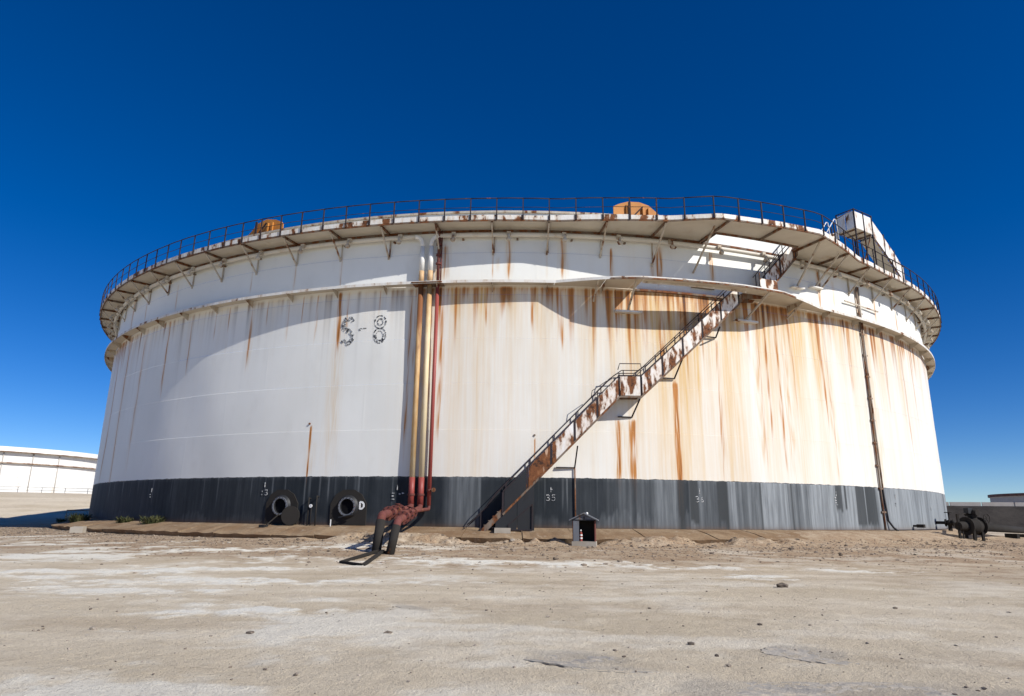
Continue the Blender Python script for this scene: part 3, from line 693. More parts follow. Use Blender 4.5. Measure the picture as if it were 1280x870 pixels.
MB().tube([P(-.1135, .30, 12.5), P(-.1135, .30, 1.0)], .10, 10).build('riser', MAT['red'], wp)
for z in (15.3, 14.8, 14.2, 13.7, 1.75): MB().lathe(P(-.1135, .30, z), EZ, [(-.05, .08), (-.05, .15), (.05, .15), (.05, .08)], 12).build('flange', MAT['red_dull'], wp)
MB().tube([P(-.1095, .32, 15.6), P(-.1095, .32, 12.62)], .04, 8).build('drain_pipe', MAT['red_dull'], wp)
MB().tube([P(-.1135, .30, 1.7), P(-.1085, .42, 1.75)], .05, 8).lathe(P(-.107, .45, 1.75), er(-.107), [(0, .02), (0, .11), (.03, .11), (.03, .02)], 12).build('hose_outlet', MAT['steel'], wp)
# sleeve where the risers pass the girder
ring_plate(MB(), -.148, -.105, lambda t: .03, lambda t: .80, ZG-.06, ZG-.012, 6).build('riser_sleeve_plate', MAT['steel'], gd)

# manifold at the foot of the risers, standing on leaning pipe legs
mf = thing('pipe_manifold', 'red flanged pipe manifold on dark leaning pipe legs at foot of risers', 'pipe manifold')
_a, _b = px_ground(470, 691), px_ground(487, 693)
F1, F2 = Vector((*_a, gz(*_a)-.04)), Vector((*_b, gz(*_b)-.04))
K1, K2 = px_y(477, 644, F1.y+.45), px_y(497, 651, F2.y+.5)
S1, S2, S3 = P(-.1372, .32, 1.02), P(-.1247, .32, 1.02), P(-.1135, .30, 1.02)
def elb(a, b, c, r, n=6):
    pts = []
    pa, pc = b+(a-b).normalized()*r, b+(c-b).normalized()*r
    for i in range(n+1):
        t = i/n; pts.append(pa*(1-t)**2+b*2*t*(1-t)+pc*t*t)
    return pts
for S, K, F, r in ((S1, K1, F1, .17), (S2, K2, F2, .15)):
    Lo = S-EZ*.16+Vector((0, -.1, 0))
    MB().tube([S+EZ*.05]+elb(S, Lo, K, .2)+[K+(Lo-K).normalized()*.25], r*.92, 12).build('header_pipe', MAT['red_dull'], mf)
    MB().tube(elb(Lo, K, F, .26), r, 12).build('elbow', MAT['red_dull'], mf)
    MB().tube([K+(F-K).normalized()*.2, F], r+.01, 14).build('leg', MAT['black_dirty'], mf)
    d = (K-Lo).normalized()
    for q in (.45, .62, .80): MB().lathe(Lo+(K-Lo)*q, d, [(-.028, r*.9), (-.028, r+.12), (.028, r+.12), (.028, r*.9)], 14).build('flange', MAT['red_dull'], mf)
    for q in (.45, .62, .80):
        for j in range(8):
            ax = d.cross(EZ).normalized(); ay = ax.cross(d); p_ = Lo+(K-Lo)*q+(ax*math.cos(j*.785)+ay*math.sin(j*.785))*(r+.075); MB().box(p_, d*.06, ax*.018, ay*.018).build('bolt', MAT['rail'], mf)
    MB().tube([Lo+(K-Lo)*.53, Lo+(K-Lo)*.53+EZ*.30], .06, 8).lathe(Lo+(K-Lo)*.53+EZ*.30, EZ, [(0, .03), (0, .13), (.035, .13), (.035, .03)], 12).build('valve_stem', MAT['red_dull'], mf)
K3 = px_y(500, 641, F2.y+2.2)
MB().tube([S3+EZ*.05]+elb(S3, S3-EZ*.2, K3, .12)+[K3], .085, 10).build('header_pipe', MAT['red_dull'], mf)
MB().tube([K1*.6+S1*.4-EZ*.25, K2*.6+S2*.4-EZ*.28], .10, 10).build('cross_pipe', MAT['red_dull'], mf)
MB().tube([px_y(513, 638, -40.2), px_y(489, 668, -43.3)], .10, 10).build('leg', MAT['black_dirty'], mf)
A1, A2 = Vector((*px_ground(426, 704), 0)), Vector((*px_ground(454, 708), 0))
for a in (A1, A2): a.z = gz(a.x, a.y)+.03
mb = MB(); B1 = F1+Vector((0.1, -.1, .12)); B2 = F1+Vector((.28, -.1, .12))
mb.bar(B1, A1, .11, .08).bar(B2, A2, .11, .08).bar(A1, A2, .09, .09).bar(F1+Vector((-.05, 0, .1)), F2+Vector((0, 0, .1)), .10, .10)
mb.build('sled_frame', MAT['black_dirty'], mf)

# ------------------------------------------------------------------ manholes
def manhole(t, z, cover):
    c = P(t, .0, z); e = er(t); x = et(t)
    n = []
    for a, b in ((-.98, -.93), (-.98, .12), (-.72, .58), (-.30, .82), (.30, .82), (.72, .58), (1.0, .12), (1.0, -.93)): n.append((a, b))
    mb = MB(); k = len(n)
    fl = [P(t+a/R, .13, z+b) for a, b in n]; bk = [P(t+a/R, -.05, z+b) for a, b in n]
    hole = []
    ring = [(math.cos(q), math.sin(q)) for q in np.linspace(0, 2*math.pi, 25)[:-1]]
    mb.quadset(bk+fl, [tuple(range(k, 2*k))]+[(i, (i+1) % k, k+(i+1) % k, k+i) for i in range(k)])
    root = mb.build('manhole', MAT['black_dirty'], tank, 'open shell manhole with reinforcing plate'+(' and swung cover' if cover else ' marked D'))
    c0 = P(t, .13, z-.02)
    MB().lathe(c0, e, [(-.02, .58), (.03, .55), (.10, .49), (.12, .46), (.12, .37), (-.01, .37)], 28).build('neck', MAT['black'], root)
    MB().lathe(c0+e*.13, e, [(-.03, .43), (-.03, .47), (.02, .47), (.02, .385), (-.03, .385)], 28).build('flange', MAT['grey'], root)
    MB().lathe(c0, e, [(.004, .385), (.006, .001)], 24).build('opening', MAT['hole'], root)  # black disc painted as the dark inside; the shell is not cut
    for q in range(16):
        a = 2*math.pi*q/16; p = c0+e*.165+x*(.445*math.cos(a))+EZ*(.445*math.sin(a))
        MB().box(p, x*.016, e*.02, EZ*.016).build('bolt', MAT['rail'], root)
    if cover:
        cc = P(t+.0215, .40, z-.50)
        MB().lathe(cc, (e*.94+x*.25).normalized(), [(-.03, .001), (-.03, .48), (.03, .48), (.03, .001)], 28).build('cover', MAT['black_dirty'], root)
        MB().bar(P(t+.013, .30, z-.1), P(t+.016, .36, z-.55), .06, .06).build('hinge_arm', MAT['black'], root)
        MB().bar(P(t+.002, .33, z-.42), P(t-.008, .9, z-1.05), .05, .05).build('davit_arm', MAT['black_dirty'], root)
        MB().box(P(t-.009, .95, z-1.13), x*.16, e*.16, EZ*.17).build('foot_block', MAT['black'], root)
    else:
        MB().bar(P(t+.010, .32, z-.40), P(t-.010, .34, z-.56), .05, .05).build('hinge_arm', MAT['black'], root)
        MB().bar(P(t-.019, .45, z-.66), P(t-.019, .45, z-1.0), .04, .04).build('prop', MAT['white'], root)
    return root
mh1 = manhole(-.3291, .93, True); mh2 = manhole(-.2264, .93, False)
# small sample pipes between the manholes
for t, h, r in ((-.2835, 1.35, .03), (-.2790, 1.0, .022), (-.2715, 1.45, .035)):
    MB().tube([P(t, .25, -.12), P(t, .25, h)], r, 8).tube([P(t, .25, h-.05), P(t, -.02, h-.05)], r*.9, 8).build('sample_pipe', MAT['black_dirty'], tank)
MB().lathe(P(-.2790, .30, .92), er(-.279), [(0, .02), (0, .09), (.03, .09), (.03, .02)], 12).build('valve_wheel', MAT['white'], tank)
# stub nozzles on the shell
for t, z in ((-.2957, 5.19), (.0232, 4.52)):
    MB().tube([P(t, -.02, z), P(t, .10, z)], .055, 8).build('stub_nozzle', MAT['steel'], tank)
# twin conduits on the right
cd = MB().tube([P(.597, .13, 14.9), P(.5985, .12, 8), P(.600, .12, 2.5), P(.602, .12, -.12)], .055, 8)
cd = cd.build('conduit', MAT['steel'], tank)
MB().tube([P(.603, .13, 14.9), P(.6045, .12, 8), P(.607, .12, 2.3)], .055, 8).build('conduit', MAT['bracket'], tank)
MB().tube([P(.607, .12, 2.3), P(.612, .14, .5), P(.617, .3, .12), P(.621, .5, -.12)], .06, 8).build('conduit', MAT['black'], tank)
for z in np.arange(1, 14.5, 1.35): MB().box(P(.602, .10, z), et(.6)*.22, er(.6)*.05, EZ*.05).build('conduit_clip', MAT['steel'], tank)
MB().prism([P(.556, .16, 13.62), P(.66, .16, 13.62), P(.66, .16, 13.70), P(.556, .16, 13.70)], er(.6)*.06).build('conduit_bar', MAT['bracket'], tank)

# orange shields above the rim
def shield(t0, t1, zb, prof, label):
    mb = MB(); dr = -.35; n = len(prof)
    pts = [P(t0+(t1-t0)*a, dr, zb+b) for a, b in prof]
    tm = (t0+t1)/2; root = mb.prism(pts, er(tm)*.06).build('foam_shield', MAT['orange'], tank, label)
    for a in (.28, .62, .74):
        t = t0+(t1-t0)*a; MB().bar(P(t, dr+.12, zb), P(t, dr+.12, zb+.85), .09, .09, er(t)).build('stiffener', MAT['orange'], root)
    MB().bar(P(t0+(t1-t0)*.34, dr+.2, zb+.05), P(t0+(t1-t0)*.6, dr+.2, zb+.85), .07, .07, er(tm)).build('stay', MAT['rail'], root)
    MB().bar(P(t0+(t1-t0)*.32, dr+.2, zb), P(t0+(t1-t0)*.32, dr+.2, zb+1.05), .13, .07, er(tm)).build('stay', MAT['rail'], root)
    return root
shield(.141, .215, 16.70, [(0, 0), (0, .80), (.12, .98), (.30, 1.15), (.55, 1.18), (.75, 1.02), (.9, .68), (1.0, .42), (1.0, 0)], 'orange foam shield standing above the rim')
shield(-.462, -.385, 16.70, [(0, 0), (0, .30), (.12, .52), (.3, 1.0), (.55, 1.18), (.80, 1.02), (.96, .80), (1, .65), (1, 0)], 'orange foam shield in shade above the rim')

# gauging platform on the walkway, right
gp = MB(); fz = 18.12; ta, tb = .555, .604
gp.hexa([P(ta, .3, fz-.08), P(tb, .3, fz-.08), P(tb, 1.45, fz-.08), P(ta, 1.45, fz-.08), P(ta, .3, fz), P(tb, .3, fz), P(tb, 1.45, fz), P(ta, 1.45, fz)])
gp = gp.build('gauging_platform', MAT['deck'], tank, 'white sheeted gauging platform raised above the walkway')
tm = (ta+tb)/2
for a, b in ((ta+.0015, tm-.001), (tm+.001, tb-.0015)):
    MB().prism([P(a, 1.44, fz-.05), P(b, 1.44, fz-.05), P(b, 1.44, fz+1.05), P(a, 1.44, fz+1.05)], er(tm)*.015).build('side_panel', MAT['panel_clean'], gp)
for d0, d1 in ((.35, .85), (.9, 1.4)):
    MB().prism([P(ta, d0, fz-.05), P(ta, d1, fz-.05), P(ta, d1, fz+1.05), P(ta, d0, fz+1.05)], et(ta)*-.015).build('side_panel', MAT['panel_clean'], gp)
for t, d in ((ta, 1.46), (tm, 1.46), (tb, 1.46), (ta, .3), (tb, .3)):
    MB().bar(P(t, d, ZW+.03), P(t, d, fz+1.2), .07, .07, er(t)).build('post', MAT['rail'], gp)
MB().tube([P(ta, .3, fz+1.18), P(ta, 1.46, fz+1.18), P(tm, 1.46, fz+1.18), P(tb, 1.46, fz+1.18)], .03, 6).build('handrail', MAT['rail'], gp)
for t in (ta+.004, tm, tb-.004): MB().bar(P(t, .32, fz-.13), P(t, 1.43, fz-.13), .06, .09).build('joist', MAT['steel'], gp)
MB().bar(P(tb-.004, 1.40, fz-.15), P(tb-.03, 1.30, ZW+.1), .06, .06).build('stay', MAT['steel'], gp)
# stair down to the right
tc = .70
g_dn = lambda q, d, dz: P(tb+.002+(tc-tb)*q, d, fz+(ZW+.1-fz)*q+dz)
for q0, q1 in ((0, .34), (.37, .68), (.71, 1.0)):
    MB().prism([g_dn(q0, 1.42, -.12), g_dn(q1, 1.42, -.12), g_dn(q1, 1.42, .95), g_dn(q0, 1.42, .95)], er(tb)*.015).build('side_panel', MAT['panel_clean'], gp)
for q in (.355, .695, 1.01): MB().bar(g_dn(q, 1.42, -.2), g_dn(q, 1.42, 1.15), .06, .06, er(tb)).build('post', MAT['rail'], gp)
for i in range(11): 
    q = (i+.5)/11; MB().box(g_dn(q, 1.0, 0), et(tb)*.17, er(tb)*.4, EZ*.02).build('tread', MAT['deck'], gp)
MB().hexa([g_dn(0, .6, -.26), g_dn(1, .6, -.26), g_dn(1, 1.38, -.26), g_dn(0, 1.38, -.26), g_dn(0, .6, -.24), g_dn(1, .6, -.24), g_dn(1, 1.38, -.24), g_dn(0, 1.38, -.24)]).build('soffit_plate', MAT['deck'], gp)
for d in (.58, 1.40): MB().prism([g_dn(0, d, -.22), g_dn(1, d, -.22), g_dn(1, d, .03), g_dn(0, d, .03)], er(tb)*.015).build('stringer', MAT['steel'], gp)
# sheets on the left below the platform, and a white ladder rail
for a, b, h in ((.490, .503, 1.35), (.505, .517, 1.85), (.519, .533, 2.15), (.536, .550, 2.45), (.553, .566, 1.5), (.569, .585, 1.2)):
    MB().prism([P(a, .35, ZW+.05), P(b, .35, ZW+.05), P(b, .35, ZW+h), P(a, .35, ZW+h-.3)], er(a)*.015).build('side_panel', MAT['panel_clean'], gp)
for t, h in ((.5175, 2.2), (.5345, 2.6)): MB().bar(P(t, .38, ZW+.03), P(t, .38, ZW+h), .06, .06, er(t)).build('post', MAT['rail'], gp)
for d in (.45, 1.0): MB().tube([P(.482, d, ZW+.9), P(.520, d, ZW+2.75), P(.524, d, ZW+2.75), P(.527, d, ZW+1.5)], .03, 6).build('ladder_rail', MAT['white'], gp)
for q in range(5): MB().box(P(.488+.007*q, .72, ZW+.5+.3*q), et(.5)*.12, er(.5)*.28, EZ*.02).build('tread', MAT['steel'], gp)
MB().tube([P(.524, 1.0, ZW+2.75), P(ta, 1.3, fz+1.15)], .025, 6).build('handrail', MAT['rail'], gp)

# ------------------------------------------------------------------ lettering painted on the shell
def strokes(name, t, z, w, h, lines, width, mat, parent, dr=.085, jit=0.0, gaps=0.0):
    mb = MB()
    for ln in lines:
        pts = [(a*w, b*h) for a, b in ln]; L = []
        for (a, b) in zip(pts[:-1], pts[1:]):
            m = max(1, int(math.hypot(b[0]-a[0], b[1]-a[1])/.05))
            L += [(a[0]+(b[0]-a[0])*i/m, a[1]+(b[1]-a[1])*i/m) for i in range(m)]
        L.append(pts[-1])
        for p, q in zip(L[:-1], L[1:]):
            if random.random() < gaps: continue
            dx, dy = q[0]-p[0], q[1]-p[1]; l = math.hypot(dx, dy) or 1; wd = width*(1+random.uniform(-jit, jit))/2
            nx, ny = -dy/l*wd, dx/l*wd; ex, ey = dx*.12, dy*.12
            c = [(p[0]-nx-ex, p[1]-ny-ey), (q[0]-nx+ex, q[1]-ny+ey), (q[0]+nx+ex, q[1]+ny+ey), (p[0]+nx-ex, p[1]+ny-ey)]
            f = [P(t+a/R, dr, z+b) for a, b in c]; bk = [P(t+a/R, dr-.02, z+b) for a, b in c]
            mb.hexa(bk+f)
    o = mb.build(name, mat, parent)
    if gaps > .1: o['kind'] = 'stuff'          # weathered paint flakes
    return o
def circ(cx, cy, rx, ry, a0=0, a1=360, n=22): return [(cx+rx*math.cos(math.radians(a0+(a1-a0)*i/n)), cy+ry*math.sin(math.radians(a0+(a1-a0)*i/n))) for i in range(n+1)]
def sletter(k):   # S outline offset k
    return circ(.5, .75, .36+k, .22+k*.6, 25, 250)+circ(.5, .25, .36-k, .24-k*.6, 75, -155)
Sx = [sletter(.09), sletter(-.09)]
E8 = [circ(.5, .76, .40, .24), circ(.5, .76, .20, .12), circ(.5, .26, .44, .28), circ(.5, .26, .26, .18)]
LD = .062
strokes('painted_letter', -.2570, 9.50, .82, 1.46, Sx, .06, MAT['ink'], tank, LD, .7, .30)
strokes('painted_letter', -.2570, 9.50, .82, 1.46, [sletter(0)], .07, MAT['ink'], tank, LD-.006, .8, .62)
strokes('painted_dash', -.2285, 10.2, .40, .10, [[(0, 0), (0, 1), (.35, 1)], [(.45, 1), (1, 1)], [(0, 0), (.2, 0)]], .035, MAT['ink'], tank, LD, .4, .25)
strokes('painted_numeral', -.2075, 9.46, .80, 1.52, E8, .05, MAT['ink'], tank, LD, .7, .24)
strokes('painted_numeral', -.2075, 9.46, .80, 1.52, [circ(.5, .26, .35, .23, 170, 370)], .08, MAT['ink'], tank, LD-.006, .7, .45)
D3 = [[(.1, .95), (.6, 1), (.85, .85), (.8, .65), (.4, .53), (.85, .42), (.9, .15), (.5, 0), (.1, .08)]]
D5 = [[(.9, 1), (.2, 1), (.15, .58), (.6, .62), (.9, .4), (.8, .1), (.4, 0), (.05, .1)]]
D6 = [[(.8, 1), (.35, .75), (.12, .35), (.3, .03), (.75, .05), (.88, .3), (.6, .5), (.2, .38)]]
D1 = [[(.5, 0), (.5, 1)]]
BD = .092
TICK = [[(.5, 0), (.5, 1)]]
def mark(t, z, digits, cross=False, dots=()):
    for i, d in enumerate(digits): strokes('survey_numeral', t+i*.0072, z, .19, .28, d, .030, MAT['chalk'], tank, BD, .35, .12)
    strokes('survey_mark', t+.0045, z+.42, .14, .24, TICK+([[(.0, .5), (1, .5)]] if cross else []), .034, MAT['chalk'], tank, BD, .3, .05)
    for (a, b) in dots: strokes('survey_mark', t+a/R, z+b, .10, .06, [[(0, .5), (1, .5)]], .05, MAT['chalk'], tank, BD, .4, 0)
mark(.0385, 1.30, (D3, D5), True); mark(.2425, 1.34, (D3, D6)); mark(-.3675, 1.46, (D1, D3))
mark(-.1650, 1.32, (), False, ((-.02, .24), (-.02, .10), (0, -.06), (.34, .2), (.50, .24)))       # weathered beyond reading
mark(-.618, 1.25, (), False, ((.05, .25), (.08, .1)))
mark(.482, 1.40, (), False, ((.1, .3), (.12, .15), (.12, .02), (.2, -.08)))
mark(.640, 1.40, (), False, ((.12, .1), (.14, -.02))); mark(.792, .75, ())
strokes('painted_letter', -.2100, .80, .26, .34, [[(.12, 0), (.12, 1), (.6, .95), (.92, .7), (.92, .3), (.6, .05), (.12, 0)]], .085, MAT['white'], mh2, .148, .1, 0)

# ------------------------------------------------------------------ fire point hut
def hut():
    x0, y0 = px_ground(732, 683.5); y0 += .45; base = gz(x0, y0)
    root = thing('equipment_hut', 'small dark sheet metal hut with gable roof on concrete plinth before the tank', 'hut', loc=(x0, y0, base-.06))
    a = math.radians(-9); root.rotation_euler.z = a; root.scale = (.87, .87, .9)
    V = Vector; X, Y = V((1, 0, 0)), V((0, 1, 0))
    MB().box((0, 0, .14), X*.60, Y*.52, EZ*.15).build('plinth', MAT['concrete'], root)
    MB().box((-.545, 0, .80), X*.02, Y*.44, EZ*.51).build('side_wall', MAT['red_dull'], root)
    MB().box((.545, 0, .80), X*.02, Y*.44, EZ*.51).build('side_wall', MAT['red_dull'], root)
    MB().box((0, .44, .80), X*.565, Y*.015, EZ*.51).build('back_wall', MAT['black_dirty'], root)
    MB().box((-.38, -.445, .79), X*.145, Y*.012, EZ*.49).build('door', MAT['grey'], root)
    MB().prism([V((-.6, -.47, 1.30)), V((.6, -.47, 1.30)), V((0, -.47, 1.56))], Y*.02).build('gable', MAT['grey'], root)
    MB().prism([V((-.6, .44, 1.30)), V((.6, .44, 1.30)), V((0, .44, 1.56))], Y*.02).build('gable', MAT['grey'], root)
    MB().box((0, -.455, 1.285), X*.58, Y*.02, EZ*.025).build('lintel', MAT['black'], root)
    for s in (-1, 1):
        p = [V((s*.72, -.58, 1.25)), V((0, -.58, 1.585)), V((0, -.58, 1.635)), V((s*.72, -.58, 1.30))]
        MB().prism(p if s > 0 else p[::-1], Y*1.16).build('roof_panel', MAT['grey'], root)
    MB().lathe((.17, -.50, 1.60), EZ, [(-.06, .001), (-.045, .05), (0, .065), (.045, .05), (.06, .001)], 12).build('lamp', MAT['white'], root)
    MB().box((.02, -.47, 1.37), X*.03, Y*.02, EZ*.08).build('latch', MAT['black'], root)
    ex = thing('fire_extinguisher', 'small red fire extinguisher with white labels inside the dark hut', 'fire extinguisher', loc=(x0-.17, y0-.20, base-.06+.262))
    ex.scale = (.85, .85, .85)
    MB().lathe((0, 0, 0), EZ, [(0, .001), (0, .075), (.40, .075), (.46, .03), (.50, .03), (.50, .001)], 14).build('cylinder', MAT['red'], ex)
    for z in (.12, .27): MB().lathe((0, 0, z), EZ, [(0, .074), (0, .079), (.07, .079), (.07, .074)], 14).build('paper_label', MAT['white'], ex)
    MB().box((0, -.03, .54), X*.03, Y*.06, EZ*.035).build('valve_head', MAT['white'], ex)
hut()

# ------------------------------------------------------------------ valve station and black pipeline on the right
def valve_station():
    vx, vy = 27.05, -30.75; b = gz(vx, vy); KS = .80
    V = Vector; D = V((.93, .37, 0)).normalized(); S = V((-D.y, D.x, 0))   # pipe axis
    root = thing('gate_valve', 'big black gate valve with actuator and handwheel at end of black pipeline', 'valve', loc=(vx*(1-KS), vy*(1-KS), b*(1-KS)))
    root.scale = (KS, KS, KS)
    c = V((vx, vy, b+.98)); m = MAT['black_dirty']
    MB().lathe(c-D*.75, D, [(0, .001), (0, .62), (.09, .62), (.09, .42), (.30, .50), (.75, .60), (1.2, .50), (1.41, .42), (1.41, .62), (1.5, .62), (1.5, .001)], 22).build('valve_body', m, root)
    for t in (-.75, .66): MB().lathe(c+D*t, D, [(-.06, .40), (-.06, .66), (.0, .66), (0, .4)], 22).build('flange', m, root)
    MB().lathe(c+EZ*.45, EZ, [(0, .34), (.25, .28), (.25, .42), (.33, .42), (.33, .2), (.62, .16), (.62, .001)], 16).build('bonnet', m, root)
    MB().lathe(c+EZ*.95-S*.45, S, [(0, .001), (0, .22), (.15, .27), (.75, .27), (.9, .22), (.9, .001)], 16).build('actuator', m, root)
    MB().box(c+EZ*1.1-D*.35, D*.22, S*.18, EZ*.20).build('gearbox', MAT['black'], root)
    wc = c+EZ*.55+D*.75-S*.55
    MB().tube([wc+(D*.35*math.cos(q)+EZ*.35*math.sin(q)) for q in np.linspace(0, 2*math.pi, 17)], .03, 6, False).build('handwheel', m, root)
    for q in range(3): MB().bar(wc-(D*math.cos(q*2.09)+EZ*math.sin(q*2.09))*.34, wc+(D*math.cos(q*2.09)+EZ*math.sin(q*2.09))*.34, .03, .03, S).build('wheel_spoke', m, root)
    MB().bar(wc, wc+S*.5, .05, .05).build('wheel_shaft', m, root)
    for t, s in ((-.45, -.3), (-.45, .3), (.45, -.3), (.45, .3)):
        q = c+D*t+S*s; MB().bar(q-EZ*.25, V((q.x, q.y, gz(q.x, q.y)-.05)), .16, .16).build('leg', m, root)
    g = c-D*1.55; MB().bar(V((g.x, g.y, gz(g.x, g.y)-.05)), g+EZ*.85, .16, .14).build('guard_post', m, root)
    MB().bar(g+EZ*.82, c+EZ*.95-D*.3, .07, .07).build('guard_bar', m, root)
    MB().lathe(c-D*1.6, D, [(0, .001), (0, .30), (.86, .34), (.86, .001)], 16).build('inlet_spool', m, root)
    g = c-D*1.2; MB().bar(g-EZ*.2, V((g.x, g.y, gz(g.x, g.y)-.05)), .08, .08).build('leg', m, root)
    # pipeline away to the right
    pl = thing('pipeline', 'black pipeline running right from the gate valve along the ground', 'pipeline')
    q0 = V((vx, vy, b+.98*KS))+D*.60-EZ*.05; q1 = V((57, 3, -.55)); q2 = V((90, 26, -.6)); q3 = V((170, 78, -.6))
    MB().tube([q0, q0*.7+q1*.3, q1, q2, q3], .25, 14).build('pipe', MAT['black_dirty'], pl)
    for k in range(1, 4):
        p = q0+(q1-q0)*(k+.6)/5; MB().box((p.x, p.y, (gz(p.x, p.y)+p.z-.3)/2), S*.45, D*.15, EZ*max(.05, (p.z-.3-gz(p.x, p.y))/2)).build('sleeper', MAT['black_dirty'], pl)
    # small drain valve on a branch from the tank
    t = .862; dv = thing('drain_valve', 'small dark drain valve on a thin pipe at the tank foot', 'valve')
    a0 = P(.82, .0, .42); a1 = P(.82, .75, .42)
    MB().tube([a0, a1], .10, 10).build('branch_pipe', m, dv)
    MB().lathe(P(.82, .60, .42), er(.82), [(0, .1), (0, .24), (.07, .24), (.07, .14), (.25, .22), (.43, .14), (.43, .24), (.5, .24), (.5, .1)], 14).build('valve_body', m, dv)
    MB().bar(P(.82, .85, .5), P(.82, .85, 1.05), .07, .07).lathe(P(.82, .85, 1.05), EZ, [(0, .03), (0, .24), (.05, .24), (.05, .03)], 14).build('handwheel', m, dv)
    MB().bar(P(.82, .85, .30), V((P(.82, .85, 0).x, P(.82, .85, 0).y, gz(P(.82, .85, 0).x, P(.82, .85, 0).y)-.05)), .2, .16).build('leg', m, dv)
    MB().tube([P(.82, 1.1, .42), V((vx, vy, b+.98*KS))-D*1.27+EZ*.08], .08, 10).build('outlet_pipe', m, dv)
    o = MB().box(P(.70, .5, .22), et(.7)*.14, er(.7)*.2, EZ*.10).tube([P(.70, -.02, .22), P(.70, .5, .22)], .06, 8).build('drain_stub', m, tank)
valve_station()

# ------------------------------------------------------------------ neighbouring tanks, bund and walls
def cyl_tank(name, label, cx, cy, rad, z0, z1, tone, rings, lines, th_c):
    root = thing(name, label, 'storage tank', loc=(cx, cy, z0)); h = z1-z0
    def ring(r0, r1, a, b, nm, m):
        MB().lathe((0, 0, 0), EZ, [(a, r0), (a, r1), (b, r1), (b, r0)], 128, True).build(nm, m, root)
    MB().lathe((0, 0, 0), EZ, [(0, rad), (h, rad)], 128).build('shell', tone, root)
    for (a, b, o, nm, m) in rings: ring(rad-.05, rad+o, a, b, nm, m)
    for t in lines:
        x, y = (rad+.25)*math.sin(t), -(rad+.25)*math.cos(t)
        MB().tube([(x, y, .2), (x, y, h-1.6)], .14, 8).build('riser', MAT['far_grey'], root)
    return root
lt = cyl_tank('storage_tank', 'white neighbouring tank far left behind the sandy rise', -180, 155, 38, 1.5, 18.6, MAT['far_white'],
         [(15.6, 15.75, 1.5, 'walkway', MAT['far_trim']), (15.75, 17.1, 1.52, 'walkway_guard', MAT['far_white']), (12.3, 12.55, .9, 'wind_girder', MAT['far_trim']), (17.0, 17.2, .2, 'rim', MAT['far_trim'])], [.80, 1.0, 1.2], 0)
cyl_tank('storage_tank', 'pale neighbouring tank far right with red brown roof edge beyond the bund', 282, 258, 46, 0, 13.2, MAT['far_beige'],
         [(12.0, 13.2, .8, 'roof_edge', MAT['far_red']), (8.5, 8.9, .6, 'wind_girder', MAT['far_trim'])], [-.9, -.6], 0)
def bund():
    n = N('dark oily gravel bund'); v = n.pos(); a = n.noise(v, .35, 5, .6); b = n.noise(v, 3, 5, .7)
    c = n.mix(n.ramp(a, .3, .7), (.030, .026, .023), (.055, .048, .042)); c = n.mix(n.ramp(b, .55, .75, 0, .5), c, (.09, .08, .068)); n.bump(b, .8, .1); m = n.out(c, .95, 0, .1)
    # runs across the right background
    p0, p1 = Vector((55, 62, 0)), Vector((330, -20, 0)); d = (p1-p0); L = d.length; d.normalize(); s = Vector((-d.y, d.x, 0))
    nu, nv = 160, 14; vs = []
    prof = [(-9, -1.3), (-8, -1.0), (-6, -.1), (-4, 1.1), (-2, 2.4), (-1, 2.95), (0, 3.1), (3, 3.1), (5, 2.0), (10, -1.3)]
    for i in range(nu+1):
        for (a_, z) in prof:
            q = p0+d*(L*i/nu)+s*a_; k = random.uniform(-.18, .18) if -8 < a_ < 0 else 0
            vs.append((q.x, q.y, z+k))
    k = len(prof); i = np.arange(nu*(k-1)); r_, c_ = i//(k-1), i % (k-1); a_ = r_*k+c_
    o = np_mesh('earth_bund', np.array(vs), np.stack([a_, a_+1, a_+k+1, a_+k], 1), m); o['kind'] = 'structure'
    wl = thing('bund_wall', 'low grey concrete wall along the top of the dark bund', 'wall')
    npan = 56
    for j in range(npan):
        a0 = p0+d*(L*(j+.02)/npan)+s*.9; a1 = p0+d*(L*(j+.98)/npan)+s*.9
        MB().bar(a0+EZ*3.42, a1+EZ*3.42, .3, .78).build('panel', MAT['far_beige'], wl)
bund()
def rail_fence():   # thin rail on the rise in front of the left tank
    root = thing('pipe_rail', 'thin two bar pipe rail on the rise before the far left tank', 'railing')
    a, b = Vector((-86, 40, 0)), Vector((-62, 58, 0)); n = 9
    pts = [a+(b-a)*i/n for i in range(n+1)]
    for p in pts:
        z = gz(p.x, p.y); MB().bar((p.x, p.y, z-.1), (p.x, p.y, z+1.0), .07, .07).build('post', MAT['grey'], root); p.z = z
    for h in (.5, 1.0): MB().tube([p+EZ*h for p in pts], .04, 6).build('rail', MAT['grey'], root)
rail_fence()
